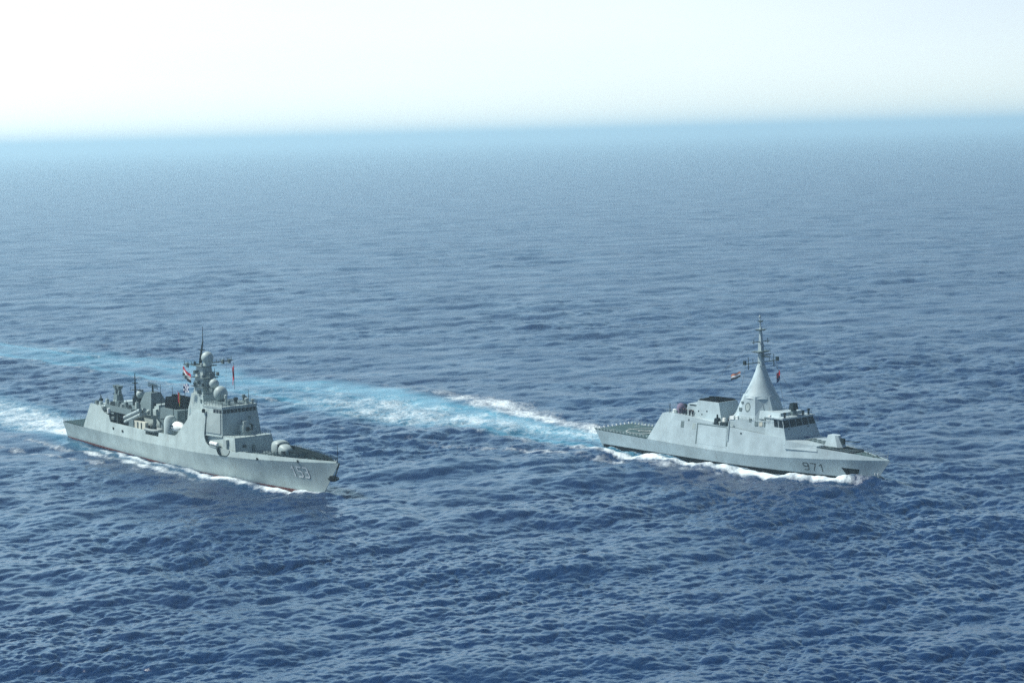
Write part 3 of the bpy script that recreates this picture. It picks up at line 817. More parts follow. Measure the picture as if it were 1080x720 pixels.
    for i in range(3): m.lathe((63.2 + 2.0 * i, 0, 17.9), [(.85, 0), (.85, .5), (.7, .5)], 12)
    B(m, "exhaust_pipes", 'soot', fn)
    m = MB(); m.box(63.5, 68.5, -3.95, -3.5, 9.5, 12.0); B(m, "louvre", 'dark', fn)
    for x, y, z0, z1 in ((72.6, -5.2, 8.9, 22.0), (80.6, -5.4, 9.5, 22.6), (71.5, 4.8, 12, 21.5), (58.4, -2.0, 13, 21.0)):
        m = MB(); m.tube((x, y, z0), (x, y, z0 + 2.5), .16, .12); m.tube((x, y, z0 + 2.5), (x, y, z1), .10, .06, 5); B(m, "whip_aerial", 'dark')
    m = MB(); m.path([(73, -5.2, 21.5), (66, -2, 20.5), (58.4, -2, 20.8), (37.3, 0, 22.0)], .035, 4); B(m, "aerial_wire", 'rope')
    # round trunk and after screen before the bridge
    m = MB(); m.lathe((72.2, -6.0, 7.0), [(1.9, 0), (2.0, 2.0), (1.8, 5.6), (1.2, 6.6), (.2, 6.9)], 18); B(m, "round_trunk", 'hull', root, 40)
    # ---- forward superstructure
    fs = [(77.5, 8.4), (80, 9.4), (84, 13.0), (88.0, 16.3), (90.3, 17.2), (94.5, 17.0)]
    sup = B(Hd.block(fs, T, .3), "forward_superstructure", 'hull')
    for z, y0, y1 in ((13.5, -4, 4), (10.6, -5, 5)):
        m = MB(); x = 84.3 if z > 12 else 81.2; m.box(x - 1.6, x - .8, y0, y1, z - 1.2, z - .2); B(m, "aft_window_row", 'dark', sup)
    # bridge: flat front, angled sides that carry the array faces
    wl = lambda z: Hd.upper(95.6, z, T) - .35
    def bpoly(f):                                       # f 0 at the foot, 1 at the roof
        z = 11.0 + f * 7.4
        fx, fw = 103.0 - .8 * f, 5.9 - .66 * f
        ax, aw = 95.4 - .5 * f, wl(z)
        return [(93.0, -aw, z), (ax, -aw, z), (fx, -fw, z), (fx, fw, z), (ax, aw, z), (93.0, aw, z)]
    m = MB(); m.loft([bpoly(0), bpoly(1)]); br = B(m, "bridge", 'hull')
    def on_face(i, u0, u1, f0, f1, off, seg=1):
        """slab on face i of the bridge (1: starboard angled, 2: front, 3: port angled)"""
        m = MB(); q = []
        for f in (f0, f1):
            p = bpoly(f); a, b = Vector(p[i]), Vector(p[i + 1])
            q.append([a + (b - a) * u0, a + (b - a) * u1])
        n = (q[0][1] - q[0][0]).cross(q[1][0] - q[0][0]).normalized()
        if n.x + (0.2 * n.y if i == 1 else 0) < 0: n = -n
        if i == 1 and n.y > 0: n = -n
        if i == 3 and n.y < 0: n = -n
        r0 = [q[0][0], q[0][1], q[1][1], q[1][0]]
        return m.loft([[p - n * .05 for p in r0], [p + n * off for p in r0]])
    for i in (1, 3):
        ar = B(on_face(i, .10, .92, .10, .82, .22), "radar_array_face", 'radome', br)
        a0 = on_face(i, .0, 1.0, -.015, .01, .12); B(a0, "ledge", 'hull', br)
    for k in range(9):
        B(on_face(2, .03 + .106 * k, .03 + .106 * k + .088, .83, .965, .05), "bridge_window", 'glass', br)
    for i in (1, 3):
        for k in range(3):
            u = (.46 + .18 * k) if i == 1 else (.03 + .18 * k)
            B(on_face(i, u, u + .15, .83, .965, .05), "bridge_window", 'glass', br)
    for u, f in ((.52, .42), (.72, .55)):
        B(on_face(2, u, u + .06, f, f + .1, .12), "hatch", 'mid', br)
    # roof edge and its gear
    def grow(p, d):
        c = Vector((97, 0, 0)); return [(c.x + (x - c.x) * (1 + d), y * (1 + d), z) for x, y, z in p]
    m = MB(); top = bpoly(1); m.loft([[(x, y, 18.42) for x, y, z in grow(top, .02)], [(x, y, 18.95) for x, y, z in grow(top, .02)]]); roof = B(m, "bridge_roof", 'hull', br)
    m = MB(); m.frus((90.0, 101.0, -4.6, 4.6, 18.95), (90.4, 100.4, -4.2, 4.2, 19.3)); B(m, "roof_deck", 'mid', roof)
    B(rails([(95, -6.2, 18.95), (102.4, -5.3, 18.95), (102.4, 5.3, 18.95), (95, 6.2, 18.95)], 1.0, 1.4, .05), "railing", 'mid', roof)
    m = MB(); m.lathe((92.4, -.4, 18.4), [(1.6, 0), (1.5, 1.0)], 16); rb = B(m, "radome_pedestal", 'mid')
    m = MB(); m.ball((92.4, -.4, 21.3), 1.95, 24, 14, 1.08); B(m, "radome", 'hull', rb, 60)
    for i, (x, y, h, r) in enumerate(((97.6, -1.6, 2.6, .34), (99.5, .4, 1.9, .5), (100.8, -2.4, 1.5, .4), (101.2, 2.8, 1.7, .45), (98.6, 3.8, 1.8, .4), (96.2, 4.6, 2.0, .4), (101.6, 4.4, 1.3, .35))):
        m = MB(); m.lathe((x, y, 19.0), [(r, 0), (r * .8, h * .55), (r * 1.3, h * .6), (r * 1.2, h * .92), (r * .3, h)], 10); B(m, "optical_sight", ('radome', 'dark', 'mid')[i % 3])
    for x, y in ((99.8, -4.2), (100.9, 3.6), (97.6, 5.4)):
        m = MB(); m.tube((x, y, 19), (x, y, 22.4), .07, .04, 5); B(m, "whip_aerial", 'dark')
    # black lookout lamp at the after corner of the bridge wing
    m = MB(); m.lathe((94.9, -7.1, 17.0), [(.4, 0), (.5, .5), (.4, .9), (.1, 1.0)], 10); B(m, "signal_lamp", 'black')
    # ---- mast
    m = MB(); m.frus((76.6, 87.0, -3.6, 3.6, 8.5), (77.2, 86.2, -2.7, 2.7, 16.6)); m.frus((77.2, 86.2, -2.6, 2.6, 16.6), (78.4, 85.2, -2.2, 2.2, 20.4)); mast = B(m, "mast", 'hull')
    m = MB(); m.frus((79.0, 84.8, -1.9, 1.9, 20.4), (80.4, 84.2, -1.35, 1.35, 28.2)); tower = B(m, "mast_tower", 'hull', mast)
    for z, w in ((22.4, 2.6), (24.9, 2.3), (28.2, 2.4)):
        m = MB(); m.box(79.2, 86.2 if z < 27 else 85.6, -w, w, z, z + .22); B(m, "mast_platform", 'mid', mast)
    m = MB(); m.ball((88.0, 0, 23.6), 1.35, 18, 10); B(m, "small_radome", 'hull', mast, 60)
    m = MB(); m.box(85.2, 88.4, -.9, .9, 21.4, 22.4); B(m, "mast_bracket", 'mid', mast)
    m = MB(); m.box(85.0, 87.2, -.8, .8, 25.1, 26.6); B(m, "mast_bracket", 'mid', mast)
    m = MB(); m.lathe((84.6, 0, 28.4), [(1.2, 0), (1.15, .9), (.9, 1.0)], 16); m.ball((84.6, 0, 30.6), 1.7, 24, 14); B(m, "mast_radome", 'hull', mast, 60)
    m = MB(); m.tube((80.2, 0, 28.4), (80.9, 0, 31.4), .5, .36); m.tube((80.9, 0, 31.4), (82.2, 0, 35.0), .32, .2); m.tube((82.2, 0, 35.0), (82.4, 0, 39.2), .13, .06, 6)
    m.box(80.6, 82.6, -.5, .5, 32.4, 32.6); B(m, "topmast", 'dark', mast)
    m = MB(); m.tube((80.4, -5.4, 28.8), (81.4, 0, 28.6), .14, .2); m.tube((81.4, 0, 28.6), (81.4, 9.6, 28.8), .2, .14)
    for y in (-5.2, -4.2, -3.1, -2.2, 2.2, 3.4, 4.6, 5.8, 7.0, 8.2, 9.3): m.tube((80.9, y, 28.7), (80.9, y, 30.1 - .4 * (int(y * 5) % 2)), .12, .06, 5)
    for y in (-4.4, 6.6, 8.6): m.box(80.4, 81.4, y - .25, y + .25, 28.0, 29.2)
    B(m, "yard", 'mid', mast)
    m = MB()
    for y in (-5, 5): m.tube((80.6, y, 25.2), (81.2, 0, 25.0), .1, .12, 6); m.box(80.2, 81.0, y - .3, y + .3, 24.8, 25.8)
    B(m, "yard", 'mid', mast)
    for i, (z, x) in enumerate(((20.6, 83.0), (18.2, 84.5), (23.2, 82.5), (26.0, 81.2))):
        m = MB(); m.box(x - .45, x + .45, -2.62, -1.6, z, z + 1.0); B(m, "mast_box", 'mid', mast)
    for a, b in (((80.6, -5.0, 28.6), (77.0, -5.6, 18.0)), ((80.6, -3.8, 28.6), (78.0, -4.2, 18.0)), ((80.0, 8.2, 28.6), (80.2, 7.4, 18.2))):
        m = MB(); m.path([a, b], .03, 4); B(m, "halyard", 'rope', mast)
    for i, (x, y, z, h) in enumerate(((84.9, -1.9, 22.6, 1.0), (85.3, 1.6, 22.6, 1.2), (80.0, -2.0, 22.6, .9), (84.6, -1.8, 25.1, .9), (80.4, 1.8, 25.1, 1.1), (84.9, -2.0, 28.4, .8), (81.0, -2.1, 28.4, 1.0))):
        m = MB(); m.lathe((x, y, z), [(.32, 0), (.24, h * .5), (.42, h * .6), (.36, h * .9), (.1, h)], 10); B(m, "mast_sensor", ('dark', 'radome')[i % 2], mast)
    for z in (23.6, 26.2):
        m = MB(); m.tube((82.4, -3.4, z), (82.4, 3.4, z), .09, .09, 6)
        for y in (-3.2, 3.2): m.tube((82.4, y, z - .9), (82.4, y, z + .9), .08, .08, 6)
        B(m, "yard", 'mid', mast)
    for pts in ([(79.0, -1.6, 21), (78.6, -1.5, 17)], [(79.6, 1.4, 27.5), (78.8, 1.8, 20.4)]):
        m = MB(); a, b = Vector(pts[0]), Vector(pts[1])
        for sd in (-.25, .25): m.tube(a + Vector((0, sd, 0)), b + Vector((0, sd, 0)), .05, .05, 4)
        for k in range(9): q = a + (b - a) * k / 8; m.tube(q + Vector((0, -.25, 0)), q + Vector((0, .25, 0)), .04, .04, 4)
        B(m, "ladder", 'dark', mast)
    for i, (x, y, z) in enumerate(((47.6, -4.9, 5.2), (58.6, -5.2, 5.2), (59.4, 4.6, 5.2), (69.8, -5.6, 5.2), (56.6, -3.4, 14.8), (45.2, -3.4, 12.9), (36.2, -4.9, 12.9), (29.6, 3.8, 12.9), (41.5, 4.3, 12.9), (39.6, -4.2, 12.9), (33.0, -5.0, 12.9), (27.2, -4.6, 12.4))):
        m = MB(); h = (1.5, 1.0, 1.9)[i % 3]; m.frus((x - .55, x + .55, y - .5, y + .5, z), (x - .4, x + .4, y - .4, y + .4, z + h)); m.tube((x, y, z + h), (x, y, z + h + .7), .1, .06, 5); B(m, "deck_fitting", ('mid', 'dark', 'radome')[i % 3])
    B(rails([(29, -5.8, 12.9), (46, -5.8, 12.9)], 1.05, 1.7, .05), "railing", 'mid')
    B(rails([(60.6, -7.6, 7.6), (68.2, -7.6, 7.7)], 1.0, 1.5, .04), "railing", 'mid')
    B(rails([(90.6, -4.4, 19.3), (100.2, -4.0, 19.3)], .9, 1.2, .04), "railing", 'dark')
    # ---- step before the bridge: lower house, gun, launch cells
    m = MB()
    def lo(f):
        z = 6.4 + f * 4.9; ax, aw = 95.2, Hd.upper(97, z, T) - 1.0 - .2 * f
        return [(95.2, -aw, z), (103.0, -aw + .7, z), (110.6 - 1.2 * f, -6.1 + .5 * f, z), (110.6 - 1.2 * f, 6.1 - .5 * f, z), (103.0, aw - .7, z), (95.2, aw, z)]
    m.loft([lo(0), lo(1)]); low_h = B(m, "lower_house", 'hull')
    m = MB(); m.box(110.45, 110.75, -1.0, -.3, 7.3, 9.2); B(m, "door", 'mid', low_h)
    m = MB(); m.box(109.75, 110.25, -3.6, -2.6, 8.7, 9.3); B(m, "vent", 'dark', low_h)
    B(rails([(103.6, -5.9, 11.3), (109.2, -5.4, 11.3), (109.2, 5.4, 11.3), (103.6, 5.9, 11.3)], 1.0, 1.6, .045), "railing", 'mid', low_h)
    m = MB(); m.frus((98.8, 102.8, -8.0, -5.9, 8.3), (99.0, 102.6, -7.8, -5.9, 8.55)); sh = B(m, "side_shelf", 'mid')
    m = MB()
    for i in range(3): m.lathe((99.4 + 1.4 * i, -7.3, 9.1), [(.02, -.7), (.5, -.62), (.55, 0), (.5, .62), (.02, .7)], 12, 'X')
    B(m, "raft_canister", 'white', sh, 40)
    m = MB(); m.box(104.6, 106.4, -6.6, -5.2, 6.9, 10.6); B(m, "locker", 'radome', sh)
    m = MB(); m.box(102.0, 110.2, -6.95, -6.75, 5.9, 8.2); B(m, "inner_plate", 'radome', sh)
    m = MB(); m.lathe((105.2, 0, 11.3), [(1.5, 0), (1.45, .7), (1.1, .8)], 16); cg = B(m, "close_in_gun", 'radome', root, 40)
    m = MB(); m.frus((103.9, 106.4, -1.35, 1.35, 12.1), (104.1, 106.1, -1.1, 1.1, 13.9)); m.frus((104.2, 105.6, -.7, .7, 13.9), (104.3, 105.4, -.5, .5, 14.9)); B(m, "gun_house", 'radome', cg)
    m = MB(); m.tube((106.2, 0, 12.9), (109.0, 0, 13.1), .24, .2, 10); m.lathe((106.3, 0, 12.9), [(.55, 0), (.55, .5), (.3, .7)], 12, 'X'); B(m, "barrel", 'black', cg)
    m = MB(); m.lathe((105.0, 1.6, 13.4), [(.7, 0), (.75, .3), (.2, .4)], 12, 'X'); B(m, "tracking_dish", 'dark', cg)
    # foredeck launch cells
    for i in range(3):
        for j in (-1, 1):
            m = MB(); m.lathe((113.4 + 2.6 * i, j * 1.7, Hd.zk(114) - .1), [(1.1, 0), (1.1, .65), (.95, .75)], 14)
            B(m, "launch_cell", 'mid')
    m = MB(); m.frus((111.8, 120, -3.4, 3.4, 6.5), (112.1, 119.8, -3.2, 3.2, 6.95)); B(m, "launcher_deck", 'mid')
    for i, (x, y) in enumerate(((112.3, -4.4), (114.0, -4.7), (116.2, -4.4), (117.6, -4.9), (113.2, 4.6), (116.9, 4.7), (119.2, -3.6))):
        m = MB(); h = (.9, 1.3, .7)[i % 3]; m.frus((x - .5, x + .5, y - .45, y + .45, 6.6), (x - .4, x + .4, y - .35, y + .35, 6.9 + h)); B(m, "deck_locker", ('radome', 'mid', 'white')[i % 3])
    # main gun
    m = MB(); m.lathe((125.4, 0, 7.1), [(2.6, 0), (2.5, .55), (2.0, .6)], 24); gun = B(m, "main_gun", 'mid', root, 40)
    def shell(st, name, mat):
        m = MB(); rings = []
        for x, w, zb, zt in st:
            c = (zb + zt) / 2; hgt = (zt - zb) / 2
            rings.append([(x, w * math.copysign(abs(math.cos(a)) ** .7, math.cos(a)), c + hgt * math.copysign(abs(math.sin(a)) ** .7, math.sin(a))) for a in np.linspace(0, 2 * math.pi, 25)[:-1]])
        m.loft(rings); return B(m, name, mat, gun, 50)
    shell(((121.7, .9, 8.3, 10.2), (122.0, 1.55, 7.9, 11.1), (122.8, 2.05, 7.7, 11.7), (124.0, 2.2, 7.7, 11.85), (125.3, 2.15, 7.7, 11.75), (125.7, 1.9, 7.75, 11.5)), "turret", 'radome')
    shell(((125.75, 1.75, 7.75, 11.0), (127.2, 1.7, 7.75, 10.9), (128.3, 1.35, 7.8, 10.3), (129.0, .8, 8.2, 9.7)), "turret_front", 'hull')
    m = MB(); m.box(125.66, 125.8, -1.8, 1.8, 7.8, 11.05); B(m, "turret_seam", 'dark', gun)
    m = MB(); m.lathe((128.7, 0, 9.3), [(.55, 0), (.42, 1.2), (.22, 1.4)], 12, 'X'); m.tube((129.9, 0, 9.35), (135.6, 0, 9.9), .17, .13, 10); m.tube((134.9, 0, 9.83), (135.7, 0, 9.9), .2, .2, 10); B(m, "barrel", 'dark', gun, 40)
    m = MB(); m.box(127.3, 128.4, 1.0, 1.8, 9.6, 10.6); m.box(127.5, 128.6, -1.75, -1.0, 8.6, 9.5); B(m, "gun_hatch", 'dark', gun)
    # forecastle gear
    m = MB(); m.loft([[(131.2, -4.2, 7.7), (133.4, 0, 7.8), (131.2, 4.2, 7.7)], [(131.0, -4.1, 8.9), (133.2, 0, 9.1), (131.0, 4.1, 8.9)]], close=False, cap0=False, cap1=False)
    m.loft([[(131.4, -4.2, 7.7), (133.6, 0, 7.8), (131.4, 4.2, 7.7)], [(131.2, -4.1, 8.9), (133.4, 0, 9.1), (131.2, 4.1, 8.9)]], close=False, cap0=False, cap1=False); B(m, "breakwater", 'mid')
    for i, (x, y) in enumerate(((136.5, -1.4), (136.5, 1.4), (141, -1.0), (141, 1.0), (145.3, -.7), (145.3, .7))):
        m = MB(); m.lathe((x, y, Hd.zk(x)), [(.45, 0), (.3, .3), (.3, .9), (.5, 1.05), (.1, 1.1)], 10); B(m, "bollard" if i > 1 else "capstan", 'dark')
    m = MB(); m.path([(137, -1.0, 8.1), (142, -1.0, 8.5), (146.4, -1.6, 8.9)], .13); m.path([(137, 1.0, 8.1), (142, 1.0, 8.5), (146.4, 1.6, 8.9)], .13); B(m, "anchor_chain", 'dark')
    for sd in (-1, 1):
        pts = [(x, sd * (Hd.upper(x, lerp(x, bow), T) - .12), lerp(x, bow)) for x in (121, 127, 133, 139, 145, 149.5, 152.4)]
        B(rails(pts, 1.1, 1.3, .055, 3), "railing", 'dark')
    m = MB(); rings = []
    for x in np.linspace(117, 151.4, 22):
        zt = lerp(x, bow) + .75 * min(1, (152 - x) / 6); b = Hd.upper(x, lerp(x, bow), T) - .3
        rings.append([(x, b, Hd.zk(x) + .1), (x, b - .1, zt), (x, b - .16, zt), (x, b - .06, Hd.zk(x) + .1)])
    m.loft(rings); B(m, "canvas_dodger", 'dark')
    m = MB(); m.tube((153.0, 0, 9.3), (153.3, 0, 14.0), .09, .05, 6); B(m, "jackstaff", 'dark')
    return root, Hd

destroyer, HD = build_destroyer()

# boats carried by the destroyer
def inflatable():
    r = loose("inflatable_boat")
    m = MB()
    pts = [(-3.0, 1.05, .75), (0, 1.1, .75), (2.0, .95, .85), (3.1, .5, 1.0), (3.5, 0, 1.1), (3.1, -.5, 1.0), (2.0, -.95, .85), (0, -1.1, .75), (-3.0, -1.05, .75)]
    for a, b in zip(pts[:-1], pts[1:]): m.tube(a, b, .36, n=10)
    for p in pts: m.ball(p, .36, 10, 6)
    m.build("tube_collar", M['rubber'], r, smooth=60)
    m = MB(); rings = []
    for x, w, k in ((-3.0, .95, .15), (0, 1.0, .05), (2.0, .8, .2), (3.2, .2, .7)): rings.append([(x, -w, .7), (x, 0, k), (x, w, .7)])
    m.loft(rings); m.build("boat_hull", M['mid'], r)
    m = MB(); m.frus((-.9, .3, -.4, .4, .6), (-.8, .1, -.35, .35, 1.5)); m.build("console", M['dark'], r)
    m = MB(); m.frus((-3.5, -2.9, -.3, .3, .3), (-3.4, -2.9, -.25, .25, 1.4)); m.build("engine", M['black'], r)
    return r
rib = place(inflatable(), 'destroyer', 63.9, -6.9, 8.0, 0.0, "grey inflatable boat with fat collar in the destroyer's side bay above dark recess", "boat")
rib.scale = (1.22, 1.22, 1.22)
def launch_boat():
    r = loose("covered_launch"); m = MB(); rings = []
    for x, w, zb, zt in ((-4.2, .9, .5, 1.6), (-3.6, 1.35, .15, 2.2), (0, 1.6, 0, 3.1), (2.2, 1.45, .1, 3.0), (3.8, .8, .7, 2.3), (4.8, .08, 1.3, 1.7)):
        c, h = (zb + zt) / 2, (zt - zb) / 2
        rings.append([(x, w * math.cos(a), c + h * math.sin(a)) for a in np.linspace(0, 2 * math.pi, 17)[:-1]])
    m.loft(rings); m.build("boat_shell", M['white'], r, smooth=50)
    m = MB(); m.box(-.6, .7, -1.68, 1.68, 1.7, 2.2); m.build("boat_window", M['dark'], r)
    m = MB()
    for s in (-1, 1): m.path([(-4.0, s * .9, 1.2), (0, s * 1.66, 1.3), (3.8, s * .8, 1.4)], .1)
    m.build("rubbing_strake", M['dark'], r)
    return r
place(launch_boat(), 'destroyer', 74.2, -5.2, 9.2, 0.0, "white pointed lifeboat nested beside the destroyer's forward superstructure", "boat")

# flags flown by the destroyer
def tricolour(name, w, h, cols, amp, droop, seed):
    r = loose(name); fn = cloth(w, h, 1.1, amp, droop, seed)
    n = len(cols)
    for i, c in enumerate(cols): flag_panel(fn, 0, 1, i / n, (i + 1) / n, "stripe", M[c], r)
    return r
f = tricolour("flag", 4.6, 2.6, ('fred', 'fwhite', 'fblack'), .35, -.5, 3)
place(f, 'destroyer', 81.2, -3.6, 25.9, .15, "red, white and black striped flag streaming beside the destroyer's mast", "flag")
f = loose("flag"); fn = cloth(2.6, 2.4, 1.0, .25, .1, 5)
for i in range(4):
    for j in range(4): flag_panel(fn, i / 4, (i + 1) / 4, j / 4, (j + 1) / 4, "check", M['fwhite' if (i + j) % 2 else 'fblue'], f, n=3)
place(f, 'destroyer', 80.4, -4.0, 23.3, .1, "blue and white chequered signal flag below the striped flag on the destroyer", "flag")
f = loose("flag"); fn = cloth(1.5, 3.2, .7, .35, 1.0, 8)
flag_panel(fn, 0, .55, 0, 1, "red_half", M['fred'], f); flag_panel(fn, .55, 1, 0, 1, "yellow_half", M['fyel'], f)
place(f, 'destroyer', 75.6, -5.0, 21.2, math.pi, "red and yellow signal flag hanging low abaft the destroyer's mast", "flag")
f = loose("flag"); fn = cloth(2.6, 3.9, .8, .3, .95, 11)
flag_panel(fn, 0, 1, 0, 1, "cloth", M['fred'], f)
m = MB(); m.tube((0, 0, -7.2), (0, 0, .6), .06, .06, 5); m.build("halyard", M['rope'], f)
place(f, 'destroyer', 83.4, 8.7, 27.8, 0.0, "narrow plain red flag hanging clear on its own line, right of the mast", "flag")

# ------------------------------------------------------------------ the corvette (right)
def build_corvette():
    X0 = 51.0
    root = root_for('corvette', "corvette", "smooth blue-grey corvette with hull number 971 and a tall conical mast", "warship", X0)
    Hc = Hull(96.4, 101.4, [(0, 4.9), (20, 4.5), (45, 4.1), (63, 4.2), (83, 5.2), (101.4, 6.25)], 8.0, 7.2, 0.50, 2.2, 'corvette', 2.9)
    T = 9.0
    B = lambda mb, name, mat, par=root, sm=None: mb.build(name, M[mat], par, X0, sm)
    hull = Hc.build("hull", M['hull2'], root, X0)
    B(Hc.band(1.0, 93, -0.7, 0.95, 0.03), "boot_topping", 'black', hull)
    for sd in (-1, 1): B(Hc.glyphs("971", 76.9, 1.9, 1.85, 1.5, .78, .25, .06, sides=(sd,)), "hull_number", 'number_dark', hull)
    # anchor pockets
    for sd in (-1, 1):
        m = MB(); pts = [(87.9, 3.4), (92.8, 3.3), (92.2, 1.9), (89.4, 0.9)]
        m.loft([[(x, sd * (Hc.hb(x, z) - .3), z) for x, z in pts], [(x, sd * (Hc.hb(x, z) + .05), z) for x, z in pts]]); pk = B(m, "anchor_pocket", 'black', hull)
        m = MB(); x, z = 90.6, 2.2; y = Hc.hb(x, z)
        m.tube((x - 1.0, sd * (y + .15), z + .3), (x + 1.2, sd * (y + .12), z + .35), .16); m.tube((x, sd * (y + .1), z + .5), (x, sd * (y + .2), z - .5), .14); B(m, "anchor", 'dark', pk)
    for x in (96.8, 97.6):
        for sd in (-1, 1):
            m = MB(); m.box(x - .06, x + .06, sd * Hc.hb(x, 2.6) - .05, sd * Hc.hb(x, 2.6) + .05, 2.2, 3.0); B(m, "draught_mark", 'white', hull)
    # flight deck
    B(Hc.sheet(np.linspace(-2.2, 22, 13), 0.02, .05), "aft_deck", 'deck2')
    fd = B(Hc.sheet(np.linspace(-2.0, 21, 13), 0.07, .35), "flight_deck", 'deck2')
    m = MB(); zc = 4.93
    ring = lambda r, cx: [(cx + r * math.cos(a), r * math.sin(a), zc) for a in np.linspace(0, 2 * math.pi, 49)[:-1]]
    m.loft([ring(4.9, 11.2), ring(5.35, 11.2)], cap0=False, cap1=False); m.loft([ring(1.5, 11.2), ring(1.85, 11.2)], cap0=False, cap1=False); B(m, "landing_circle", 'marking', fd)
    m = MB(); m.box(2, 20.5, -.16, .16, zc - .02, zc + .004); m.box(15.0, 15.4, -6, -.2, zc - .02, zc + .006); m.box(15.0, 15.4, .2, 6, zc - .02, zc + .006); m.box(2.6, 2.95, -6.0, 6.0, zc - .02, zc + .012); B(m, "deck_line", 'marking', fd)
    for sd in (-1, 1):
        m = MB()
        for i in range(17):
            x = -1.8 + 1.4 * i; y = Hc.deck_edge(x) - .1
            m.frus((x - .28, x + .28, sd * y - .12, sd * y + .12, 4.95), (x - .24, x + .24, sd * (y + .15) - .1, sd * (y + .15) + .1, 5.4))
        B(m, "net_frames", 'radome', fd)
        pts = [(x, sd * (Hc.deck_edge(x) - .05), 4.95) for x in (-2.0, 7, 14, 20.6)]
        B(rails(pts, .8, 1.4, .03, 2), "safety_net", 'radome', fd)
    m = MB()
    for i in range(9): m.frus((-2.25, -2.0, -6.4 + 1.6 * i - .25, -6.4 + 1.6 * i + .25, 5.0), (-2.6, -2.3, -6.4 + 1.6 * i - .2, -6.4 + 1.6 * i + .2, 5.4))
    B(m, "net_frames", 'white', fd)
    m = MB(); m.frus((-.7, -.1, -2.6, 2.6, 1.2), (-2.0, -1.2, -2.6, 2.6, 3.6)); B(m, "stern_door", 'mid', hull)
    # ---- hangar and midship house: one smooth inclined side
    def up(x, z): return Hc.upper(x, z, T) - np.interp(x, [20, 31], [.75, 0]) * np.clip((z - 4.4) / 4, 0, 1)
    def house(prof, inset, zb=None):
        m = MB(); rings = []
        for x, zt in prof:
            z0 = Hc.zk(x) if zb is None else zb(x); zt = max(zt, z0 + .02)
            a, b = up(x, z0) - inset, up(x, zt) - inset
            rings.append([(x, -a, z0), (x, -b, zt), (x, b, zt), (x, a, z0)])
        return m.loft(rings)
    hangar = B(house([(20.7, 4.55), (25.6, 12.1), (31.0, 12.3), (31.02, 12.2), (38, 11.85), (45.0, 11.25), (45.6, 10.95), (52.4, 10.8)], 0), "hangar_house", 'hull2')
    m = MB()
    for sd in (-1, 1):
        rings = []
        for x, zt in ((31.0, 12.5), (38, 12.05), (45.8, 11.5)):
            a, b = up(x, 10.9) + .03, up(x, zt) + .03
            rings.append([(x, sd * a, 10.9), (x, sd * b, zt), (x, sd * (b - .2), zt), (x, sd * (a - .2), 10.9)])
        m.loft(rings)
    B(m, "roof_bulwark", 'hull2', hangar)
    m = MB(); m.frus((20.3, 20.7, -4.2, 4.2, 4.9), (23.4, 23.8, -3.9, 3.9, 10.4)); B(m, "hangar_door", 'mid', hangar)
    def side_panel(x0, x1, za, zb, off, name, mat, par, sides=(-1, 1)):
        for sd in sides:
            m = MB(); q = [(x0, za), (x1, za), (x1, zb), (x0, zb)]
            m.loft([[(x, sd * (up(x, z) - .05), z) for x, z in q], [(x, sd * (up(x, z) + off), z) for x, z in q]]); B(m, name, mat, par)
    side_panel(33.7, 34.9, 9.0, 10.7, .04, "side_door", 'mid', hangar)
    side_panel(38.2, 39.3, 9.0, 10.5, .04, "side_door", 'radome', hangar)
    side_panel(39.9, 40.28, 5.2, 10.7, .05, "panel_seam", 'mid', hangar)
    side_panel(40.3, 51.2, 10.45, 10.7, .05, "panel_seam", 'mid', hangar)
    side_panel(51.5, 51.85, 5.6, 11.6, .05, "panel_seam", 'mid', hangar)
    side_panel(40.7, 51.2, 5.3, 10.3, .03, "boat_door", 'hull2', hangar)
    for x in (36.4, 56.2): side_panel(x, x + .5, 11.0 if x < 40 else 9.3, 11.45 if x < 40 else 9.7, .05, "side_vent", 'dark', hangar)
    # ---- forward house up to the bow: plating with the sharp shadowed step
    plate = [(51.9, 11.2), (52.4, 10.75), (60, 10.25), (70.2, 9.65), (71.0, 9.2), (71.5, 8.3), (73, 8.2), (80, 7.95), (86, 7.6), (92, 7.15), (97, 6.7), (101.0, 6.4)]
    B(Hc.flank([p for p in plate], T, .22), "forward_plating", 'hull2')
    B(Hc.sheet(np.linspace(66, 101.0, 24), 0, .15, T, zfn=lambda x: lerp(x, plate) - .25 - .9 * max(0, min(1, (82 - x) / 8)) * (x > 71)), "foredeck", 'deck2')
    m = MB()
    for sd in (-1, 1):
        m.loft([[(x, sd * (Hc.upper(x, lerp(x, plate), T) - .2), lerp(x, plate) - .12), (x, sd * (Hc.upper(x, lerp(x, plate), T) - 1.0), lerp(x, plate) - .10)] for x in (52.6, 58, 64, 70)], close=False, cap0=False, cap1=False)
    B(m, "shaded_walkway", 'dark')  # walkway strip coloured dark to draw the ledge's shadow line
    m = MB(); rings = []
    for x in (51.0, 56, 62, 68.6):
        zt = lerp(x, [(50, 12.7), (51.2, 12.8), (56, 12.9), (62, 13.1), (68.6, 13.8)]); z0 = lerp(x, [(50.5, 10.5), (68.6, 9.3)])
        a, b = Hc.upper(x, z0, T) - .95, Hc.upper(x, zt, T) - .75
        rings.append([(x, -a, z0), (x, -b, zt), (x, b, zt), (x, a, z0)])
    m.loft(rings); wing = B(m, "upper_house", 'hull2')
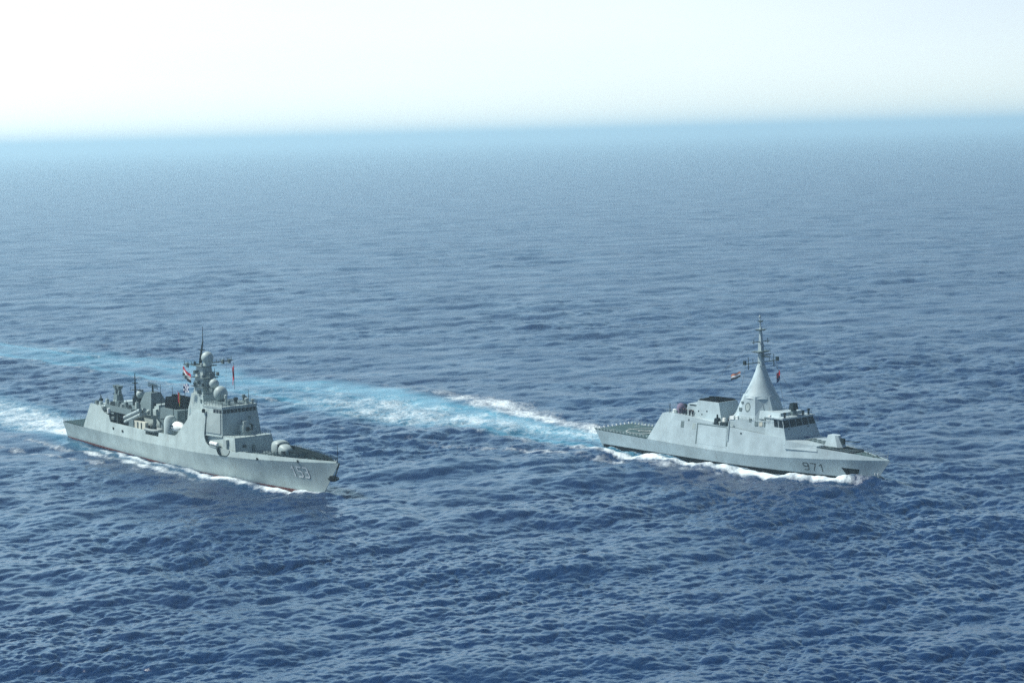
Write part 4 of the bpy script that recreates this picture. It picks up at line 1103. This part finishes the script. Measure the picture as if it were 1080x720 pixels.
    for k in range(5):
        x = 60.2 + 1.55 * k
        for sd in (-1, 1):
            m = MB(); q = [(x, 11.75 + .06 * k), (x + 1.1, 11.8 + .06 * k), (x + 1.1, 12.9 + .07 * k), (x, 12.85 + .07 * k)]
            m.loft([[(px, sd * (Hc.upper(px, pz, T) - .95), pz) for px, pz in q], [(px, sd * (Hc.upper(px, pz, T) - .72), pz) for px, pz in q]]); wf = B(m, "wing_window", 'cream' if k % 2 else 'mid', wing)  # alternate panes coloured cream for light reflected in the side windows
    # bridge
    def bp(f):
        z = 7.9 + f * 6.3; fx, fw = 72.1 - 2.1 * f, 7.4 - .9 * f; ax, aw = 68.2 - 1.7 * f, Hc.upper(68, z, T) - .35
        return [(64.0, -aw, z), (ax, -aw, z), (fx, -fw + 1.1, z), (fx, fw - .3, z), (ax, aw, z), (64.0, aw, z)]
    m = MB(); m.loft([bp(0), bp(1)]); br = B(m, "bridge", 'hull2')
    def face(i, u0, u1, f0, f1, off):
        q = []
        for f in (f0, f1):
            p = bp(f); a, b = Vector(p[i]), Vector(p[i + 1]); q.append([a + (b - a) * u0, a + (b - a) * u1])
        n = (q[0][1] - q[0][0]).cross(q[1][0] - q[0][0]).normalized()
        if n.x < 0: n = -n
        r0 = [q[0][0], q[0][1], q[1][1], q[1][0]]
        return MB().loft([[p - n * .05 for p in r0], [p + n * off for p in r0]])
    for k in range(5):
        u = .010 + .198 * k; B(face(2, u, u + .178, .67, .965, .05), "bridge_window", 'glass', br)
    for i in (1, 3):
        for k in range(2): B(face(i, .04 + .48 * k, .04 + .48 * k + .42, .67, .965, .05), "bridge_window", 'glass', br)
    for u in (.13, .72): B(face(2, u, u + .03, .58, .62, .15), "wiper_box", 'dark', br)
    m = MB(); m.frus((71.6, 72.9, .8, 2.2, 8.0), (71.5, 72.7, .9, 2.1, 9.2)); B(m, "fire_locker", 'fblue', br)
    m = MB(); top = bp(1); gr = lambda d, z: [(66 + (x - 66) * (1 + d), y * (1 + d), z) for x, y, _ in top]
    m.loft([gr(.06, 14.22), gr(.06, 14.5)]); m.loft([gr(.02, 14.5), gr(-.1, 14.75)]); roof = B(m, "bridge_roof", 'hull2', br)
    m = MB(); m.frus((58.5, 68.6, -4.6, 4.6, 13.6), (59.0, 68.0, -4.0, 4.0, 15.6)); rh = B(m, "roof_house", 'hull2')
    m = MB(); m.lathe((68.6, .3, 14.7), [(.9, 0), (.75, 1.4), (.5, 1.5)], 12); di = B(m, "fire_director", 'mid')
    m = MB(); m.frus((67.8, 69.4, -.7, 1.3, 16.2), (68.0, 69.2, -.5, 1.1, 17.9)); m.lathe((69.2, .3, 17.0), [(.5, 0), (.55, .35), (.1, .4)], 12, 'X'); B(m, "director_head", 'dark', di)
    for x, y, h in ((70.0, -4.6, 1.3), (69.8, 2.6, 1.1), (69.9, 4.6, 1.4)):
        m = MB(); m.lathe((x, y, 14.7), [(.3, 0), (.22, h * .6), (.42, h * .65), (.36, h)], 10); B(m, "optical_sight", 'dark')
    m = MB(); m.box(66.0, 66.6, -6.6, -6.0, 14.7, 15.2); B(m, "roof_lamp", 'white', roof)
    B(rails([(69.6, -6.0, 14.7), (70.2, 0, 14.75), (69.6, 6.0, 14.7)], .9, 1.5, .04, 2), "railing", 'mid', roof)
    # ---- conical mast
    oct_ = lambda cx, rx, ry, z, ph=22.5: [(cx + rx * math.cos(math.radians(ph + 45 * k)), ry * math.sin(math.radians(ph + 45 * k)), z) for k in range(8)]
    m = MB(); m.loft([oct_(56.6, 8.8, 6.1, 12.4), oct_(56.9, 7.5, 5.5, 14.2), oct_(57.2, 5.1, 4.6, 19.2, 22.5)]); mast = B(m, "mast", 'hull2')
    m = MB(); rnd_ = lambda cx, rx, ry, z: [(cx + rx * math.cos(math.pi * k / 12), ry * math.sin(math.pi * k / 12), z) for k in range(24)]
    m.loft([rnd_(57.15, 5.2, 4.6, 18.6), rnd_(57.2, 4.35, 3.9, 19.8), rnd_(57.3, 2.6, 2.3, 23.2), rnd_(57.38, 1.6, 1.45, 25.6), rnd_(57.4, 1.15, 1.05, 27.1)]); cone = B(m, "mast_cone", 'hull2', mast, 40)
    m = MB()                                            # round badge on the starboard face of the pedestal
    c = Vector((53.3, -5.15, 16.0)); 
    p0 = [Vector(p) for p in oct_(56.9, 7.5, 5.5, 14.2)]; p1 = [Vector(p) for p in oct_(57.2, 5.1, 4.6, 19.2, 22.5)]
    a, b, d_ = p0[5], p0[6], p1[6]; nrm = (b - a).cross(d_ - b).normalized()
    if nrm.y > 0: nrm = -nrm
    uu = (b - a).normalized(); vv = nrm.cross(uu); vv = vv if vv.z > 0 else -vv; cc = a + (b - a) * .5 + (d_ - b) * .42 + uu * .2
    rg = lambda r, o: [cc + uu * (r * math.cos(t)) + vv * (r * 1.35 * math.sin(t)) + nrm * o for t in np.linspace(0, 2 * math.pi, 25)[:-1]]
    m.loft([rg(.95, .05), rg(.72, .05)], cap0=False, cap1=False); m.loft([rg(.95, .05), rg(.95, -.02)], cap0=False, cap1=False); bd = B(m, "badge_ring", 'mid', mast)
    m = MB(); m.loft([rg(.70, .03), rg(.05, .03)], cap0=False, cap1=False); B(m, "badge_disc", 'radome', bd)
    for t, w in ((.25, .5), (.62, .35)):
        m = MB(); q = p0[5] + (p1[5] - p0[5]) * t; m.box(q.x - w, q.x + w, q.y - .12, q.y + .3, q.z - w, q.z + w); B(m, "mast_hatch", 'mid', mast)
    m = MB(); q0, q1 = Vector((61.6, -3.6, 14.6)), Vector((60.0, -2.9, 19.0))
    for sd in (-.28, .28): m.tube(q0 + Vector((sd, 0, 0)), q1 + Vector((sd, 0, 0)), .05, .05, 4)
    for k in range(10): q = q0 + (q1 - q0) * k / 9; m.tube(q + Vector((-.28, 0, 0)), q + Vector((.28, 0, 0)), .04, .04, 4)
    B(m, "ladder", 'mid', mast)
    # pole above the cone
    m = MB(); m.frus((56.7, 58.1, -.65, .65, 27.0), (56.9, 57.9, -.5, .5, 33.2)); m.frus((57.0, 57.8, -.4, .4, 33.2), (57.1, 57.6, -.25, .25, 37.2)); m.tube((57.3, 0, 37.2), (57.2, 0, 40.6), .18, .1, 8); m.ball((57.2, 0, 40.0), .32, 10, 6); pole = B(m, "pole_mast", 'hull2', mast)
    for z, hx, hy in ((27.9, 1.0, 6.2), (30.8, 1.5, 2.6), (33.4, .6, 3.4), (36.6, 1.0, 1.4), (38.9, .5, .7)):
        m = MB()
        if hy > 3:
            m.tube((57.4, -hy, z), (57.4, hy, z), .13, .13, 6)
        else: m.frus((57.4 - hx * .6, 57.4 + hx * .6, -hy * .6, hy * .6, z - .3), (57.4 - hx, 57.4 + hx, -hy, hy, z + .1))
        sp = B(m, "spreader", 'mid', pole)
        if hy > 3:
            for s in (-1, 1):
                m = MB(); m.tube((57.4, s * hy * .78, z - (1.6 if z < 30 else .5)), (57.4, s * hy * .78, z + (1.8 if z < 30 else .7)), .12, .08, 6)
                if z < 30: m.box(57.0, 57.8, s * hy - .25, s * hy + .25, z - .2, z + .9); m.tube((57.4, s * hy * .5, z), (57.4, s * hy * .5, z + 1.1), .08, .08, 5)
                B(m, "mast_aerial", 'dark', sp)
    m = MB(); m.frus((57.9, 60.2, -.7, .7, 29.4), (58.0, 59.8, -.5, .5, 29.7)); m.tube((59.2, -1.9, 30.1), (59.2, 1.9, 30.1), .17, .17, 8); B(m, "navigation_radar", 'mid', pole)
    m = MB(); m.path([(57.4, -5.8, 27.9), (55.2, -6.0, 18.5)], .03, 4); m.path([(57.4, 5.8, 27.9), (60.0, 6.0, 15.5)], .03, 4); B(m, "halyard", 'rope', mast)
    # ---- funnel block with black top
    m = MB(); m.frus((35.4, 46.6, -4.3, 4.3, 11.0), (36.8, 44.8, -3.5, 3.5, 16.3)); fn = B(m, "funnel", 'hull2')
    m = MB(); m.frus((37.0, 44.6, -3.35, 3.35, 16.3), (37.3, 44.2, -3.1, 3.1, 16.75)); cap = B(m, "funnel_cap", 'soot', fn)
    m = MB()
    for x in (38.6, 40.7, 42.8): m.lathe((x, 0, 16.6), [(.8, 0), (.8, .5), (.6, .5)], 12)
    B(m, "exhaust_pipes", 'soot', cap)
    m = MB(); m.frus((31.0, 36.4, -3.3, 3.3, 11.3), (32.4, 37.0, -2.9, 2.9, 15.0)); ih = B(m, "intake_house", 'hull2', fn)
    m = MB(); m.box(33.0, 36.6, -3.05, -2.75, 14.55, 14.8); m.box(36.2, 36.6, -3.1, -2.75, 13.4, 14.6); B(m, "intake_frame", 'dark', ih)
    for x, z in ((34.0, 13.2), (37.4, 13.4), (36.6, 12.4), (40.6, 13.6), (38.8, 12.6)):
        m = MB(); y = -3.3 - (15 - z) * .12 - (.35 if x > 37 else 0); m.box(x - .2, x + .2, y - .15, y + .3, z - .18, z + .18); B(m, "vent", 'dark', ih)
    # ---- roof gear
    m = MB(); m.lathe((22.6 + 3.0, 2.2, 12.1), [(.7, 0), (.6, .7), (.3, .8)], 12); dg_ = B(m, "light_gun", 'mid')
    m = MB(); m.frus((24.8, 26.3, 1.7, 2.8, 12.7), (25.0, 26.0, 1.9, 2.6, 13.7)); B(m, "gun_shield", 'dark', dg_)
    m = MB(); m.tube((25.0, 2.2, 13.2), (22.6, 2.2, 13.6), .09, .07, 6); B(m, "barrel", 'black', dg_)
    m = MB(); m.tube((26.6, -4.4, 12.1), (26.6, -4.4, 14.6), .12, .10, 6); B(m, "whip_aerial", 'dark')
    m = MB(); m.lathe((28.0, -3.9, 12.1), [(.6, 0), (.62, .8), (.5, 1.0), (.1, 1.1)], 12); B(m, "mushroom_vent", 'white')
    m = MB(); m.lathe((30.2, -3.6, 12.3), [(1.2, 0), (1.25, 1.4), (1.0, 2.1), (.5, 2.55), (.05, 2.65)], 14); B(m, "covered_mount", 'cover', root, 60)
    m = MB(); m.frus((46.2, 47.8, -7.0, -5.4, 10.95), (46.4, 47.4, -6.8, -5.6, 12.6)); m.frus((47.8, 51.0, -7.0, -5.0, 10.9), (47.9, 50.8, -6.9, -5.2, 11.6)); m.tube((46.9, -6.2, 12.5), (46.9, -6.2, 13.6), .3, .2); B(m, "deck_winch", 'dark')
    m = MB(); m.box(51.3, 52.2, -6.0, -5.4, 12.7, 13.5); m.box(52.2, 52.8, -6.0, -5.4, 12.7, 13.7); B(m, "rail_lamp", 'white')
    m = MB(); m.tube((52.0, -7.55, 7.0), (52.0, -6.75, 12.4), .2, .2, 8); B(m, "side_pipe", 'hull2')
    for x, y, h in ((49.5, -3.0, 2.2), (48.6, 1.8, 3.0), (53.6, -5.4, 1.2), (58.5, -5.3, 1.0), (47.5, -4.2, 1.6)):
        m = MB(); m.frus((x - .5, x + .5, y - .4, y + .4, 10.9 if x < 50 else 12.5), (x - .35, x + .35, y - .3, y + .3, (10.9 if x < 50 else 12.5) + h)); B(m, "deck_locker", ('dark', 'mid', 'white')[int(x) % 3])
    B(rails([(53, -5.9, 12.85), (60, -5.9, 13.05), (66, -5.9, 13.5)], .95, 1.5, .045, 2), "railing", 'radome', wing)
    B(rails([(26, -5.2, 12.2), (31, -6.0, 12.35)], .95, 1.3, .045, 2), "railing", 'radome', hangar)
    for i, (x, y, z, h) in enumerate(((27.4, 4.4, 12.2, 1.0), (29.6, -4.8, 12.3, .8), (35.4, 4.4, 11.3, 1.2), (44.9, 5.6, 11.0, 1.4), (48.4, -6.6, 10.9, 1.0), (54.6, 5.6, 12.7, 1.0), (63.5, -4.9, 13.4, .9), (62.0, 4.9, 13.3, .9))):
        m = MB(); m.lathe((x, y, z), [(.45, 0), (.4, h * .6), (.5, h * .7), (.42, h * .95), (.1, h)], 10); B(m, "deck_fitting", ('mid', 'radome', 'dark')[i % 3])
    for pts in ([(26.0, -5.0, 12.3), (57.2, -.4, 33.0)], [(57.6, .4, 33.0), (69.8, 3.0, 14.9)], [(57.2, 0, 36.0), (27.0, 3.0, 12.4)]):
        m = MB(); m.path(pts, .03, 4); B(m, "aerial_wire", 'rope')
    # ---- coaming, gun and its dark plate on the foredeck
    m = MB(); m.loft([[(71.6, -6.7, 7.0), (81.4, -5.0, 7.0), (81.4, 5.0, 7.0), (71.6, 6.7, 7.0)], [(71.8, -6.3, 9.1), (81.0, -4.6, 8.3), (81.0, 4.6, 8.3), (71.8, 6.3, 9.1)]]); co = B(m, "launcher_house", 'hull2')
    for i in range(4):
        for j in range(2):
            m = MB(); x, y = 74.0 + 1.6 * i, -1.2 + 1.7 * j; z = 9.1 - .087 * (x + .65 - 71.8); m.box(x, x + 1.3, y, y + 1.3, z - .1, z + .16); B(m, "launch_hatch", 'mid', co)
    m = MB(); m.loft([[(79.6, -3.6, 7.3), (90.4, -2.8, 7.0), (90.4, 2.8, 7.0), (79.6, 3.6, 7.3)], [(79.6, -3.6, 7.95), (90.4, -2.8, 7.5), (90.4, 2.8, 7.5), (79.6, 3.6, 7.95)]]); B(m, "gun_plate", 'dark')
    m = MB(); m.lathe((83.4, 0, 7.8), [(2.0, 0), (2.0, .35), (1.7, .4)], 20); gun = B(m, "main_gun", 'mid', root, 40)
    m = MB(); m.loft([[(81.0, -1.7, 8.1), (85.4, -1.75, 8.1), (86.4, -.7, 8.1), (86.4, .7, 8.1), (85.4, 1.75, 8.1), (81.0, 1.7, 8.1)],
                      [(81.7, -1.0, 11.0), (84.0, -1.0, 11.0), (84.6, -.5, 10.9), (84.6, .5, 10.9), (84.0, 1.0, 11.0), (81.7, 1.0, 11.0)]]); B(m, "turret", 'hull2', gun)
    m = MB(); m.tube((85.2, 0, 9.6), (91.4, 0, 9.95), .13, .1, 8); m.tube((85.0, 0, 9.6), (86.6, 0, 9.68), .3, .22, 10); B(m, "barrel", 'dark', gun)
    m = MB(); m.box(85.2, 86.35, -.35, .35, 8.9, 10.3); B(m, "gun_slot", 'dark', gun)
    for x, y in ((93, -1.3), (93, 1.3), (96.4, -.8), (96.4, .8)):
        m = MB(); z = lerp(x, plate) - .3; m.lathe((x, y, z), [(.3, 0), (.22, .5), (.34, .6), (.1, .65)], 10); B(m, "bollard", 'mid')
    for sd in (-1, 1):
        pts = [(x, sd * (Hc.upper(x, lerp(x, plate), T) - .2), lerp(x, plate)) for x in (80, 86, 92, 97, 100.6)]
        B(rails(pts, .95, 1.9, .03, 2), "railing", 'radome')
    m = MB(); m.tube((100.6, 0, 6.3), (100.8, 0, 8.6), .06, .04, 6); B(m, "jackstaff", 'radome')
    return root, Hc

corvette, HC = build_corvette()

f = tricolour("flag", 2.9, 1.5, ('forange', 'fwhite', 'fblack'), .3, .35, 21)
place(f, 'corvette', 54.2, -4.6, 25.6, .5, "orange-red, white and black striped flag blowing from the corvette's mast", "flag")
f = loose("flag"); fn = cloth(1.4, 2.6, .8, .35, .9, 23)
flag_panel(fn, 0, 1, 0, .55, "upper_half", M['fred'], f); flag_panel(fn, 0, 1, .55, 1, "lower_half", M['fblue'], f)
place(f, 'corvette', 58.6, 5.9, 25.4, .3, "small crumpled dark red flag right of the corvette's mast cone", "flag")

# sailors on the corvette
pm = sailor_mesh()
skin = plain("skin", (0.30, 0.17, 0.11), 0.7); pm.materials.append(skin)
for p in pm.polygons:
    if 1.50 < p.center.z < 1.70 and p.center.x > 0.03: p.material_index = 1
rnd = random.Random(4)
def sailor(x, y, z, rz, label, group=None):
    o = bpy.data.objects.new("person", pm); C.objects.link(o)
    place(o, 'corvette', x, y, z, rz, label, "person", group); return o
for i in range(9):
    x = 31.4 + .6 * i + rnd.uniform(-.12, .12)
    sailor(x, -5.1 + .75 * (i % 2) + rnd.uniform(-.12, .12), 12.2 - .05 * (x - 31.02) - .02, -math.pi / 2 + rnd.uniform(-.4, .4),
           "person in dark uniform in the row standing on the corvette's hangar roof", "sailors lined up on the hangar roof")
sailor(49.6, -4.6, 10.9, -1.2, "lone person in dark uniform beside the corvette's black-topped funnel")
